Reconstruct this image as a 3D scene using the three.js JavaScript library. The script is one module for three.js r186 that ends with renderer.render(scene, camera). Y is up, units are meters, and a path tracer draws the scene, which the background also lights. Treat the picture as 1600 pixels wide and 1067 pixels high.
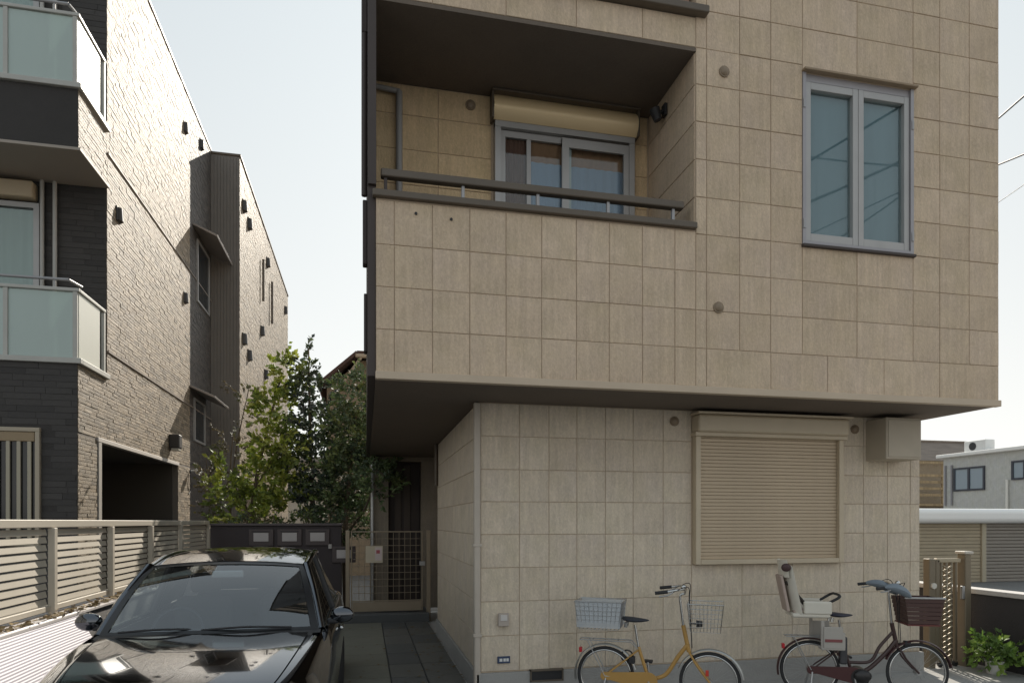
import * as THREE from 'three';
import { mergeGeometries } from 'three/addons/utils/BufferGeometryUtils.js';
import { RoundedBoxGeometry } from 'three/addons/geometries/RoundedBoxGeometry.js';

// ---------------------------------------------------------------- camera, sky, sun, exposure
const scene = new THREE.Scene();
const camera = new THREE.PerspectiveCamera(54.05, 1600 / 1067, 0.05, 600);
camera.position.set(0, 1.75, 0);
camera.rotation.y = -12.4 * Math.PI / 180;
camera.setViewOffset(1600, 1067, 0, -281.5, 1600, 1067);
camera.updateProjectionMatrix();
const renderer = new THREE.WebGLRenderer({ antialias: true });
renderer.toneMapping = THREE.LinearToneMapping;
renderer.toneMappingExposure = 1.2;
renderer.shadowMap.enabled = true;

const AZ = 18.6 * Math.PI / 180, EL = 31.6 * Math.PI / 180;
const SUN = new THREE.Vector3(Math.sin(AZ) * Math.cos(EL), Math.sin(EL), -Math.cos(AZ) * Math.cos(EL));
{
  const W = 512, H = 256, d = new Float32Array(W * H * 4), v = new THREE.Vector3();
  for (let j = 0; j < H; j++) for (let i = 0; i < W; i++) {
    const phi = ((i + .5) / W - .5) * 2 * Math.PI, th = ((j + .5) / H - .5) * Math.PI;
    v.set(Math.cos(th) * Math.cos(phi), Math.sin(th), Math.cos(th) * Math.sin(phi));
    const e = Math.max(0, v.y), g = Math.acos(Math.min(1, Math.max(-1, v.dot(SUN))));
    const hz = Math.exp(-e * 1.7);
    const au = Math.exp(-g * g / 1.1) * .17 + Math.exp(-g * g / .16) * .14;
    const k = (j * W + i) * 4;
    d[k] = .25 + .57 * hz + au * .9;
    d[k + 1] = .345 + .465 * hz + au * .87;
    d[k + 2] = .43 + .345 * hz + au * .79;
    d[k + 3] = 1;
    if (v.y < 0) { const s = Math.exp(v.y * 6); for (let c = 0; c < 3; c++) d[k + c] = d[k + c] * s + .16 * (1 - s); }
  }
  const sky = new THREE.DataTexture(d, W, H, THREE.RGBAFormat, THREE.FloatType);
  sky.mapping = THREE.EquirectangularReflectionMapping; sky.magFilter = sky.minFilter = THREE.LinearFilter; sky.needsUpdate = true;
  scene.background = sky; scene.environment = sky;
}
const sun = new THREE.DirectionalLight(new THREE.Color(1, .92, .80), 5);
sun.position.copy(SUN).multiplyScalar(80); sun.castShadow = true; sun.shadow.radius = 1;
sun.shadow.mapSize.set(4096, 4096);
Object.assign(sun.shadow.camera, { left: -45, right: 45, top: 45, bottom: -45, near: 1, far: 200 });
scene.add(sun); scene.add(sun.target);

// ---------------------------------------------------------------- helpers
let seed = 20;
const rnd = () => { seed = (seed * 1664525 + 1013904223) >>> 0; return seed / 4294967296; };
const rr = (a, b) => a + (b - a) * rnd();
function hash(x, y, s) { let h = (x * 374761393 + y * 668265263 + s * 974634777) | 0; h = Math.imul(h ^ (h >>> 13), 1274126177); return ((h ^ (h >>> 16)) >>> 0) / 4294967296; }
function tnoise(x, y, p, s, py = p) {       // tileable value noise, periods p, py
  const x0 = Math.floor(x), y0 = Math.floor(y), fx = x - x0, fy = y - y0, sx = fx * fx * (3 - 2 * fx), sy = fy * fy * (3 - 2 * fy);
  const m = (a, q) => ((a % q) + q) % q, A = (i, j) => hash(m(x0 + i, p), m(y0 + j, py), s);
  return (A(0, 0) * (1 - sx) + A(1, 0) * sx) * (1 - sy) + (A(0, 1) * (1 - sx) + A(1, 1) * sx) * sy;
}
function tex(size, fn, srgb = false) {       // fn(u, v) -> [r, g, b] or grey, 0..1
  const d = new Uint8Array(size * size * 4);
  for (let j = 0; j < size; j++) for (let i = 0; i < size; i++) {
    let c = fn(i / size, j / size); if (typeof c === 'number') c = [c, c, c];
    const k = (j * size + i) * 4; for (let q = 0; q < 3; q++) d[k + q] = Math.max(0, Math.min(255, c[q] * 255)); d[k + 3] = 255;
  }
  const t = new THREE.DataTexture(d, size, size); t.wrapS = t.wrapT = THREE.RepeatWrapping;
  t.magFilter = THREE.LinearFilter; t.minFilter = THREE.LinearMipmapLinearFilter; t.generateMipmaps = true;
  if (srgb) t.colorSpace = THREE.SRGBColorSpace; t.needsUpdate = true; return t;
}
const rep = (t, x, y = x) => { const c = t.clone(); c.repeat.set(x, y); c.needsUpdate = true; return c; };
const fbm = (u, v, p, s, o = 4) => { let a = 0, w = .5, n = 0; for (let i = 0; i < o; i++) { a += w * tnoise(u * p, v * p, p, s + i); n += w; w *= .55; p *= 2; } return a / n; };
const std = (c, r = .8, o = {}) => new THREE.MeshStandardMaterial({ color: c instanceof Array ? new THREE.Color().setRGB(...c) : c, roughness: r, ...o });
const phy = (c, r, o = {}) => new THREE.MeshPhysicalMaterial({ color: new THREE.Color().setRGB(...c), roughness: r, ...o });

const used = {};
const numbered = n => { used[n] = (used[n] ?? -1) + 1; return used[n] ? `${n}_${String(used[n]).padStart(3, '0')}` : n; };
function tag(o, label, category, group, kind) {
  if (label) o.userData.label = label; if (category) o.userData.category = category;
  if (group) o.userData.group = group; if (kind) o.userData.kind = kind; return o;
}
function thing(name, label, category, group) { const g = new THREE.Group(); g.name = numbered(name); tag(g, label, category, group); scene.add(g); return g; }
function mesh(name, geo, mat, parent) { const m = new THREE.Mesh(geo instanceof Array ? mg(geo) : geo, mat); m.name = name; m.castShadow = m.receiveShadow = true; parent.add(m); return m; }
function rebase(g, x, y, z) { for (const c of g.children) { c.position.x -= x; c.position.y -= y; c.position.z -= z; } g.position.set(x, y, z); return g; }
function mg(list) {
  const l = list.map(g => { let n = g.index ? g.toNonIndexed() : g.clone(); for (const k of Object.keys(n.attributes)) if (!['position', 'normal', 'uv'].includes(k)) n.deleteAttribute(k);
    if (!n.attributes.uv) n.setAttribute('uv', new THREE.BufferAttribute(new Float32Array(n.attributes.position.count * 2), 2)); return n; });
  return l.length === 1 ? l[0] : mergeGeometries(l);
}
function metricUV(g, ou = 0, ov = 0) {       // planar uv in metres by facing
  const n = g.index ? g.toNonIndexed() : g, p = n.attributes.position, nn = n.attributes.normal, uv = new Float32Array(p.count * 2);
  for (let i = 0; i < p.count; i++) {
    const ax = Math.abs(nn.getX(i)), ay = Math.abs(nn.getY(i)), az = Math.abs(nn.getZ(i));
    const [a, b] = ax > ay && ax > az ? [p.getZ(i), p.getY(i)] : ay > az ? [p.getX(i), p.getZ(i)] : [p.getX(i), p.getY(i)];
    uv[2 * i] = a + ou; uv[2 * i + 1] = b + ov;
  }
  n.setAttribute('uv', new THREE.BufferAttribute(uv, 2)); return n;
}
const bx = (x0, x1, y0, y1, z0, z1) => metricUV(new THREE.BoxGeometry(Math.abs(x1 - x0), Math.abs(y1 - y0), Math.abs(z1 - z0)).translate((x0 + x1) / 2, (y0 + y1) / 2, (z0 + z1) / 2));
function rbx(x0, x1, y0, y1, z0, z1, r = .01, seg = 2) {
  const w = Math.abs(x1 - x0), h = Math.abs(y1 - y0), d = Math.abs(z1 - z0);
  return metricUV(new RoundedBoxGeometry(w, h, d, seg, Math.min(r, w * .45, h * .45, d * .45)).translate((x0 + x1) / 2, (y0 + y1) / 2, (z0 + z1) / 2));
}
const V = (x, y, z) => new THREE.Vector3(x, y, z);
function tube(pts, r, seg = 8, closed = false, rs = 8) {
  const p = pts.map(q => V(...q));
  if (p.length === 2) return bar(p[0], p[1], r, rs);
  return new THREE.TubeGeometry(new THREE.CatmullRomCurve3(p, closed, 'centripetal'), seg * (p.length - 1), r, rs, closed);
}
function bar(a, b, r, rs = 8, r2 = r) {
  if (a instanceof Array) a = V(...a); if (b instanceof Array) b = V(...b);
  const d = b.clone().sub(a), g = new THREE.CylinderGeometry(r2, r, d.length(), rs);
  g.applyQuaternion(new THREE.Quaternion().setFromUnitVectors(V(0, 1, 0), d.clone().normalize()));
  return g.translate((a.x + b.x) / 2, (a.y + b.y) / 2, (a.z + b.z) / 2);
}
function panelGeo(w, h, d, c = .004) {       // chamfered wall panel, face towards +z, back open; origin at the centre of its back
  const x = w / 2, y = h / 2, B = [[-x, -y, 0], [x, -y, 0], [x, y, 0], [-x, y, 0]], M = B.map(p => [p[0], p[1], d - c]), F = B.map(p => [p[0] - Math.sign(p[0]) * c, p[1] - Math.sign(p[1]) * c, d]);
  const pos = [], q = (a, b, e, f) => pos.push(...a, ...b, ...e, ...a, ...e, ...f);
  q(...F); for (let i = 0; i < 4; i++) { const j = (i + 1) % 4; q(B[i], B[j], M[j], M[i]); q(M[i], M[j], F[j], F[i]); }
  const g = new THREE.BufferGeometry(); g.setAttribute('position', new THREE.Float32BufferAttribute(pos, 3)); g.computeVertexNormals();
  return metricUV(g, rr(0, 9), rr(0, 9));
}
function grid(nu, nv, fn) {                  // smooth surface from fn(u, v) -> [x, y, z]
  const pos = [], uv = [], idx = [];
  for (let j = 0; j <= nv; j++) for (let i = 0; i <= nu; i++) { pos.push(...fn(i / nu, j / nv)); uv.push(i / nu, j / nv); }
  for (let j = 0; j < nv; j++) for (let i = 0; i < nu; i++) { const a = j * (nu + 1) + i; idx.push(a, a + 1, a + nu + 2, a, a + nu + 2, a + nu + 1); }
  const g = new THREE.BufferGeometry(); g.setAttribute('position', new THREE.Float32BufferAttribute(pos, 3)); g.setAttribute('uv', new THREE.Float32BufferAttribute(uv, 2)); g.setIndex(idx); g.computeVertexNormals(); return g;
}

// ---------------------------------------------------------------- textures and materials
const stuccoBump = tex(512, (u, v) => .55 * tnoise(u * 128, v * 64, 128, 3, 64) + .25 * tnoise(u * 256, v * 128, 256, 4, 128) + .2 * tnoise(u * 32, v * 8, 32, 5, 8));
const stuccoMap = tex(512, (u, v) => { const sp = tnoise(u * 85, v * 60, 85, 63, 60), s = .54 + .50 * (.16 * tnoise(u * 170, v * 30, 170, 6, 30) + .18 * tnoise(u * 256, v * 256, 256, 7) + .28 * fbm(u, v, 9, 8) + .20 * tnoise(u * 40, v * 3, 40, 61, 3) + .12 * tnoise(u * 80, v * 5, 80, 62, 5) + .22 * sp * sp); return [s, s * (1 - .03 * fbm(u, v, 4, 30)), s * (1 - .10 * fbm(u, v, 5, 31))]; });
const concMap = tex(512, (u, v) => .68 + .32 * (.5 * fbm(u, v, 4, 11, 5) + .3 * tnoise(u * 200, v * 200, 200, 12) + .2 * fbm(u, v, 16, 14)));
const concBump = tex(256, (u, v) => .6 * tnoise(u * 128, v * 128, 128, 15) + .4 * fbm(u, v, 16, 16));
const metalMap = tex(256, (u, v) => .86 + .14 * fbm(u, v, 6, 17, 4));
const asphMap = tex(512, (u, v) => .5 + .5 * (.6 * tnoise(u * 256, v * 256, 256, 21) + .4 * fbm(u, v, 5, 22)));
const barkMap = tex(256, (u, v) => .4 + .6 * (.6 * tnoise(u * 40, v * 8, 40, 23, 8) + .4 * fbm(u, v, 12, 24)));
const brickMap = tex(256, (u, v) => .7 + .3 * (.6 * tnoise(u * 90, v * 90, 90, 25) + .4 * fbm(u, v, 8, 26)));
const roofMap = tex(256, (u, v) => .6 + .4 * fbm(u, v, 12, 27, 4));

const PANEL = [[.70, .56, .425], [.67, .535, .40], [.725, .582, .445], [.69, .553, .415]].map(c => std(c, .88, { map: rep(stuccoMap, .9), bumpMap: rep(stuccoBump, .9), bumpScale: .004 }));
const WARM = [[.76, .575, .36], [.74, .56, .35]].map(c => std(c, .88, { map: rep(stuccoMap, .9), bumpMap: rep(stuccoBump, .9), bumpScale: .004 }));
const GPANEL = [[.74, .645, .53], [.715, .62, .505], [.765, .67, .55]].map(c => std(c, .88, { map: rep(stuccoMap, .9), bumpMap: rep(stuccoBump, .9), bumpScale: .004 }));
const JOINT = std([.60, .475, .35], .95, { map: concMap });
const TRIM = std([.58, .47, .35], .6, { map: metalMap });
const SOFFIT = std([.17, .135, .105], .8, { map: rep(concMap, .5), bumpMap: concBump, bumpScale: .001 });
const BRONZE = std([.12, .095, .07], .5, { map: metalMap });
const DARKTRIM = std([.06, .045, .04], .6, { map: metalMap });
const ALU = std([.42, .41, .40], .42, { metalness: .35, map: metalMap });
const GREYALU = std([.38, .375, .38], .45, { metalness: .3, map: metalMap });
const SHUT = std([.58, .465, .33], .5, { map: metalMap, metalness: .1 });
const SHUTFRAME = std([.58, .49, .36], .45, { map: metalMap, metalness: .1 });
const CONC = std([.42, .41, .39], .92, { map: concMap, bumpMap: rep(concBump, 2), bumpScale: .003 });
const PALECONC = std([.24, .225, .22], .9, { map: rep(concMap, 1.5), bumpMap: rep(concBump, 3), bumpScale: .004 });
const GLASS = phy([.9, .95, .95], .02, { transmission: 1, thickness: 0, ior: 1.5 });
const BLACK = std([.02, .02, .022], .6);
const RUBBER = std([.025, .025, .026], .75);
const CHROME = std([.62, .62, .61], .22, { metalness: 1, map: metalMap });
const STEEL = std([.45, .45, .45], .35, { metalness: .8, map: metalMap });
const WHITE = std([.74, .74, .72], .6, { map: metalMap });

// ---------------------------------------------------------------- ground
{
  const g = mesh(numbered('ground'), metricUV(new THREE.PlaneGeometry(800, 800).rotateX(-Math.PI / 2)), std([.22, .218, .212], .95, { map: rep(asphMap, .7), bumpMap: rep(asphMap, 1.3), bumpScale: .006 }), scene);
  tag(g, 'grey ground around the houses', 'ground', null, 'structure');
  const p = mesh(numbered('pavement'), bx(-2.36, 12, -.2, .012, -13, -3.0), std([.44, .43, .41], .92, { map: rep(concMap, .6), bumpMap: rep(concBump, 1.5), bumpScale: .003 }), scene);
  tag(p, 'pale concrete forecourt in front of the beige house', 'forecourt', null, 'structure');
  const path = new THREE.Group(); path.name = numbered('path'); scene.add(path);
  tag(path, 'dark stone slab path leading along the house to the gate', 'path', null, 'structure');
  mesh('bed', bx(-.35, 1.06, .0, .018, -11.58, -5.4), std([.07, .07, .068], .95, { map: concMap }), path);
  const lite = std([.21, .205, .165], .85, { map: concMap, bumpMap: concBump, bumpScale: .003 }), dk = [[.13, .132, .125], [.15, .148, .135], [.115, .118, .115]].map(c => std(c, .7, { map: rep(concMap, 2), bumpMap: rep(concBump, 2), bumpScale: .004 }));
  for (let k = 0, z = -5.42; k < 9; k++, z -= .685) {
    mesh('slab', rbx(-.33, .27, .012, .034 + rr(0, .003), z - .67, z, .006), lite, path);
    for (const [a, b] of [[.285, .66], [.675, 1.05]]) mesh('slab', rbx(a, b, .012, .034 + rr(0, .004), z - .67, z, .006), dk[Math.floor(rnd() * 3)], path);
  }
  mesh('step', rbx(-.35, 1.09, .0, .17, -12.5, -11.6, .012), std([.13, .135, .135], .9, { map: concMap }), path);
}

// ---------------------------------------------------------------- beige panelled house
{
  const H = thing('panelled_house', 'beige panelled house overhanging a shuttered ground floor, behind the two bicycles', 'house');
  const ZU = -5.69, ZC = ZU - .014, ZG = -6.6, ZR = -12.9, FRONT = 0;
  const wall = (name, geos, mat = JOINT) => mesh(name, geos, mat, H);
  // cores: a joint-coloured body 14 mm behind the panel faces
  const up = wall('upper_wall', [
    bx(.09, 3.0, 2.99, 4.47, ZC, ZC - .16), bx(3.0, 4.12, 2.99, 10.9, ZC, -8), bx(5.38, 6.43, 2.99, 10.9, ZC, -8),
    bx(4.12, 5.38, 2.99, 4.42, ZC, -8), bx(4.12, 5.38, 6.08, 10.9, ZC, -8), bx(4.12, 5.38, 4.42, 6.08, ZC - .5, -8),
    bx(.09, 3.0, 6.15, 6.5, ZC, ZC - .3), bx(.09, 3.0, 7.9, 10.9, ZC, -8), bx(.09, 3.0, 6.5, 7.9, -6.7, -8), bx(.09, 3.0, 3.2, 6.2, -6.76, -8),
    bx(.09, 6.43, 3.0, 3.2, -8.003, ZR), bx(.09, 6.43, 3.2, 10.9, -8.003, -10.4)]);
  const SIDE = wall('side_cladding', [bx(.02, .087, 2.97, 3.2, ZU - .03, ZR), bx(.02, .087, 3.2, 10.9, ZU - .03, -10.4)], DARKTRIM);
  mesh('edge_board', rbx(.025, .092, 4.56, 10.9, ZU + .004, ZU - .05, .006), DARKTRIM, SIDE);
  const gw = wall('lower_wall', [bx(1.11, 6.33, .2, 2.97, ZG - .014, -10.42), bx(1.5, 6.33, .2, 2.97, -10.423, ZR)]);
  wall('foundation', [rbx(1.08, 6.36, -.1, .235, ZG + .03, -10.45, .008)], CONC);
  // soffits
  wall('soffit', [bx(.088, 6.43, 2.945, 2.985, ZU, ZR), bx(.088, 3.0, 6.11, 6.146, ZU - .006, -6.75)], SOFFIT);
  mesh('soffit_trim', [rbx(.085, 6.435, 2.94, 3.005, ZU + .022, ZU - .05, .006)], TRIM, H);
  // panels
  const shared = {};
  const put = (parent, mats, x0, x1, y0, y1, z, gap = .006, ry = 0) => {
    const w = Math.round((x1 - x0 - gap) * 1000) / 1000, h = Math.round((y1 - y0 - gap) * 1000) / 1000, key = w + '_' + h + '_' + Math.floor(rnd() * 3);
    const g = shared[key] ??= panelGeo(w, h, .0085, .003);
    const m = mesh('panel', g, mats[Math.floor(rnd() * mats.length)], parent);
    if (ry) { m.rotation.y = ry; m.position.set(z, (y0 + y1) / 2, (x0 + x1) / 2); } else m.position.set((x0 + x1) / 2, (y0 + y1) / 2, z + rr(-.0015, .0015));
    return m;
  };
  const rows = [3.005, 3.36, 3.715, 4.07, 4.42, 4.765, 5.115, 5.465, 5.81, 6.15, 6.505, 6.86, 7.215, 7.57];
  // parapet of the balcony
  const pc = [.09, .24, .56, .88, 1.2, 1.52, 1.84, 2.15, 2.47, 2.79, 3.0];
  for (let r = 0; r < 4; r++) {
    const top = r === 3 ? 4.44 : rows[r + 1];
    const cols = pc;
    for (let c = 0; c + 1 < cols.length; c++) put(up, PANEL, cols[c], cols[c + 1], rows[r], top, ZC, c % 2 ? .0065 : .0045);
  }
  // pier with the casement window
  const qc = [3.0, 3.11, 3.45, 3.78, 4.12, 4.73, 5.38, 5.70, 6.06, 6.43], qc0 = [3.0, 3.11, 3.78, 4.12, 4.73, 5.38, 5.7, 6.43];
  for (let r = 0; r < 13; r++) {
    const cols = r === 0 ? [3.0, 3.11, 3.78, 4.4, 5.04, 5.7, 6.43] : qc;
    for (let c = 0; c + 1 < cols.length; c++) {
      let y0 = rows[r], y1 = rows[r + 1];
      const overWin = cols[c] > 4.05 && cols[c + 1] < 5.42;
      if (overWin && r >= 4 && r <= 8) continue;
      if (overWin && r === 9) y0 = 6.085;
      put(up, PANEL, cols[c], cols[c + 1], y0, y1, ZC, c % 2 ? .0045 : .0065);
    }
  }
  // lintel over the balcony
  const lc = [.09, .56, 1.2, 1.84, 2.47, 3.0];
  for (let c = 0; c + 1 < lc.length; c++) put(up, PANEL, lc[c], lc[c + 1], 6.15, 6.425, ZC);
  // recess: inner wall facing -X, and back wall
  for (let r = 0; r < 9; r++) put(up, PANEL, -6.74, -5.71, rows[r], Math.min(rows[r + 1], 6.11), 3.0, .008, -Math.PI / 2);
  for (let r = 1; r < 9; r++) {
    const cc = [.09, .72, 1.27];
    for (let c = 0; c < 2; c++) put(up, WARM, cc[c], cc[c + 1], rows[r], Math.min(rows[r + 1], 6.11), -6.76, .007);
    put(up, WARM, 2.84, 2.985, rows[r], Math.min(rows[r + 1], 6.11), -6.76, .007);
  }
  // lower wall
  const gr = [.245, .60, .945, 1.285, 1.62, 1.95, 2.275, 2.61, 2.94];
  const ga = [1.13, 1.53, 2.14, 2.76, 3.43, 4.03, 4.65, 5.26, 5.57, 6.0, 6.33], gb = [1.13, 1.53, 1.84, 2.14, 2.45, 2.76, 3.10, 3.43, 4.03, 4.65, 5.26, 5.57, 5.89, 6.2, 6.33];
  for (let r = 0; r < 8; r++) {
    const cols = gb;
    for (let c = 0; c + 1 < cols.length; c++) {
      let y0 = gr[r], y1 = gr[r + 1]; const ow = cols[c] > 3.4 && cols[c + 1] < 5.3;
      if (ow && r >= 3 && r <= 7) { if (r === 7) y0 = 2.895; else continue; }
      put(gw, GPANEL, cols[c], cols[c + 1], y0, y1, ZG - .014, c % 2 ? .004 : .006);
    }
    for (const [a, b] of [[-10.4, -8.55], [-8.55, -6.62]]) put(gw, GPANEL, a, b, gr[r], gr[r + 1], 1.11, .006, -Math.PI / 2);
  }
  mesh('drainpipe', [rbx(1.06, 1.128, .02, 2.94, ZG + .03, ZG - .04, .02, 3), rbx(1.05, 1.138, 1.5, 1.53, ZG + .035, ZG - .02, .005), rbx(1.05, 1.138, .6, .63, ZG + .035, ZG - .02, .005)], std([.52, .46, .39], .5, { map: metalMap }), H);
  mesh('pipe', [bar([1.07, 2.94, -10.3], [1.07, 2.3, -10.3], .028)], BRONZE, H);
  // parapet cap and balcony railing
  mesh('parapet_cap', [rbx(.06, 3.0, 4.455, 4.515, ZU + .035, ZU - .21, .012)], BRONZE, H);
  const rail = mesh('balcony_railing', [rbx(.13, 2.9, 4.655, 4.725, -5.72, -5.80, .015, 3)], BRONZE, H);
  for (const x of [.17, .83, 1.5, 2.16, 2.8]) mesh('baluster', rbx(x - .014, x + .014, 4.515, 4.655, -5.745, -5.775, .004), x < .2 ? DARKTRIM : GREYALU, rail);
  // third-floor ledge and screen
  mesh('ledge', [rbx(.06, 3.1, 6.43, 6.50, ZU + .075, ZU - .18, .012)], BRONZE, H);
  mesh('upper_screen', [rbx(.13, 2.97, 6.52, 7.4, -5.76, -5.80, .01)], std([.34, .21, .15], .7, { map: metalMap }), H);
  // sliding window in the recess
  {
    const W = mesh('sliding_window', [bx(1.29, 2.80, 3.4, 3.46, -6.745, -6.66), bx(1.29, 1.35, 3.4, 5.8, -6.745, -6.66), bx(2.74, 2.80, 3.4, 5.8, -6.745, -6.66), bx(1.29, 2.80, 5.76, 5.82, -6.745, -6.655)], ALU, H);
    mesh('sash', [bx(1.352, 1.405, 3.46, 5.72, -6.735, -6.705), bx(2.05, 2.11, 3.46, 5.72, -6.735, -6.705), bx(1.352, 2.11, 5.69, 5.755, -6.734, -6.704), bx(1.63, 1.675, 3.46, 5.69, -6.732, -6.708)], ALU, W);
    mesh('sash', [bx(2.0, 2.075, 3.46, 5.735, -6.695, -6.668), bx(2.68, 2.737, 3.46, 5.735, -6.695, -6.668), bx(2.0, 2.737, 5.64, 5.735, -6.694, -6.667)], ALU, W);
    mesh('pane', bx(1.39, 2.06, 3.47, 5.7, -6.722, -6.719), GLASS, W);
    mesh('pane', bx(2.07, 2.69, 3.47, 5.65, -6.684, -6.681), GLASS, W);
    mesh('curtain', grid(60, 1, (u, v) => [1.36 + u * .30, 3.4 + v * 2.34, -6.748 + .008 * Math.sin(u * 40)]), std([.16, .075, .055], .95, { side: THREE.DoubleSide }), W);
    mesh('curtain', grid(70, 1, (u, v) => [1.68 + u * 1.05, 4.86 + v * .85, -6.75 + .007 * Math.sin(u * 55)]), std([.30, .15, .085], .95, { side: THREE.DoubleSide }), W);
    mesh('curtain', grid(90, 1, (u, v) => [1.68 + u * 1.05, 3.4 + v * 2.08, -6.735 + .005 * Math.sin(u * 70)]), std([.26, .31, .42], .95, { side: THREE.DoubleSide }), W);
    mesh('shutter_box', grid(1, 14, (u, v) => { const a = v * 2.2; return [1.27 + u * 1.55, 6.10 - .27 * v + 0, -6.745 + .02 + .13 * Math.sin(Math.PI * Math.min(1, v * .75 + .1))]; }), std([.80, .62, .37], .34, { side: THREE.DoubleSide, metalness: .15 }), W);
    mesh('shutter_box_trim', [rbx(1.25, 2.84, 6.085, 6.105, -6.745, -6.59, .004), rbx(1.25, 1.27, 5.82, 6.1, -6.745, -6.61, .003), rbx(2.82, 2.84, 5.82, 6.1, -6.745, -6.61, .003)], BRONZE, W);
  }
  mesh('drainpipe', [bar([.33, 3.2, -6.70], [.33, 6.0, -6.70], .033), bar([.34, 6.0, -6.70], [.0, 6.03, -6.70], .026)], std([.33, .32, .31], .5, { map: metalMap }), H);
  const lamp = mesh('wall_lamp', [rbx(2.955, 2.985, 5.86, 5.98, -6.34, -6.26, .006), bar([2.96, 5.92, -6.3], [2.88, 5.86, -6.3], .018)], BLACK, H);
  mesh('lamp_shade', bar([2.86, 5.92, -6.3], [2.9, 5.81, -6.3], .055, 14, .04), BLACK, lamp);
  // casement window on the pier
  {
    const z0 = ZC - .1;
    const W = mesh('casement_window', [bx(4.12, 4.155, 4.42, 6.08, ZU + .004, z0), bx(5.345, 5.38, 4.42, 6.08, ZU + .004, z0), bx(4.155, 5.345, 6.01, 6.08, ZU - .02, z0), bx(4.155, 5.345, 4.42, 4.46, ZU + .002, z0)], std([.37, .355, .37], .45, { metalness: .25, map: metalMap }), H);
    for (const [a, b] of [[4.158, 4.748], [4.752, 5.342]]) {
      const s = mesh('sash', [rbx(a, a + .06, 4.465, 6.005, ZU - .012, z0 + .03, .005), rbx(b - .06, b, 4.465, 6.005, ZU - .012, z0 + .03, .005), rbx(a + .06, b - .06, 5.935, 6.005, ZU - .014, z0 + .03, .005), rbx(a + .06, b - .06, 4.465, 4.54, ZU - .014, z0 + .03, .005)], ALU, W);
      mesh('pane', bx(a + .055, b - .055, 4.535, 5.94, ZU - .052, ZU - .056), GLASS, W);
      mesh('sky_tint_sheet', bx(a + .05, b - .05, 4.52, 5.95, ZU - .085, ZU - .088), std([.185, .25, .285], .9, { map: rep(metalMap, 3, .3) }), W);  // added sheet behind the pane; its blue-grey colour stands in for reflected sky
    }
    for (const [x, y] of [[4.135, 5.78], [4.135, 4.62], [5.365, 5.72], [5.365, 4.6]]) mesh('hinge', rbx(x - .012, x + .012, y - .045, y + .045, ZU + .014, ZU - .02, .005), GREYALU, W);
    mesh('sill', rbx(4.11, 5.39, 4.395, 4.422, ZU + .03, ZU - .03, .005), DARKTRIM, W);
    mesh('window_head', rbx(4.115, 5.40, 6.083, 6.105, ZU + .045, ZU - .01, .005), std([.30, .22, .14], .6, { map: metalMap }), W);
  }
  // roller shutter on the ground floor
  {
    const S = mesh('roller_shutter', [rbx(3.44, 3.50, 1.29, 2.80, ZG + .075, ZG - .02, .008), rbx(5.19, 5.25, 1.29, 2.80, ZG + .075, ZG - .02, .008), rbx(3.50, 5.19, 1.29, 1.345, ZG + .075, ZG - .02, .008)], SHUTFRAME, H);
    const sg = new THREE.CylinderGeometry(.026, .026, 1.69, 10, 1, true, -Math.PI / 2, Math.PI).rotateZ(Math.PI / 2).rotateX(Math.PI / 2).scale(1, 1, .5);
    const n = 35, s0 = 1.345, st = (2.685 - s0) / n;
    const slat = metricUV(rbx(3.50, 5.19, -st * .5, st * .5 - .0035, -.008, .006, .005, 2));
    for (let i = 0; i < n; i++) { const m = mesh('slat', slat, SHUT, S); m.position.set(0, s0 + (i + .5) * st, ZG + .022 + rr(-.0008, .0008)); m.rotation.x = .07; }
    mesh('backing', bx(3.5, 5.19, 1.34, 2.7, ZG - .002, ZG + .012), SHUT, S);
    const box = mesh('shutter_box', [rbx(3.43, 5.26, 2.70, 2.885, ZG + .16, ZG - .02, .03, 4)], SHUTFRAME, S);
    mesh('shutter_box_trim', [rbx(3.42, 5.27, 2.66, 2.703, ZG + .11, ZG - .01, .006), rbx(3.41, 5.28, 2.887, 2.91, ZG + .19, ZG - .02, .006)], SHUTFRAME, S);
  }
  // meter box, vents and small fittings
  const mb = mesh('meter_box', [rbx(5.60, 6.06, 2.44, 2.90, ZG + .30, ZG - .01, .012)], std([.47, .41, .32], .6, { map: metalMap }), H);
  mesh('door', rbx(5.625, 6.035, 2.465, 2.875, ZG + .308, ZG + .29, .006), std([.49, .43, .34], .6, { map: metalMap }), mb);
  for (const [x, y, z] of [[3.286, 5.96, ZU], [3.227, 3.75, ZU], [3.226, 2.82, ZG], [5.45, 2.80, ZG], [1.05, 5.99, -6.745]]) mesh('vent_cap', [new THREE.SphereGeometry(.045, 14, 8, 0, Math.PI * 2, 0, Math.PI / 2).rotateX(Math.PI / 2).scale(1, 1, .7).translate(x, y, z - .002), bar([x, y, z - .006], [x, y, z + .008], .052, 16)], std([.24, .18, .12], .5), H);
  const ic = mesh('intercom', rbx(1.305, 1.415, .70, .83, ZG + .035, ZG - .01, .008), std([.45, .39, .34], .5), H);
  mesh('cover', rbx(1.325, 1.395, .755, .815, ZG + .042, ZG + .03, .004), std([.6, .57, .54], .4), ic);
  const pl = mesh('number_plate', rbx(1.30, 1.43, .325, .395, ZG + .012, ZG - .01, .004), std([.04, .06, .12], .4), H);
  for (const [a, b] of [[1.32, 1.35], [1.36, 1.385], [1.39, 1.415]]) mesh('mark', bx(a, b, .345, .375, ZG + .0135, ZG + .011), WHITE, pl);
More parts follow.
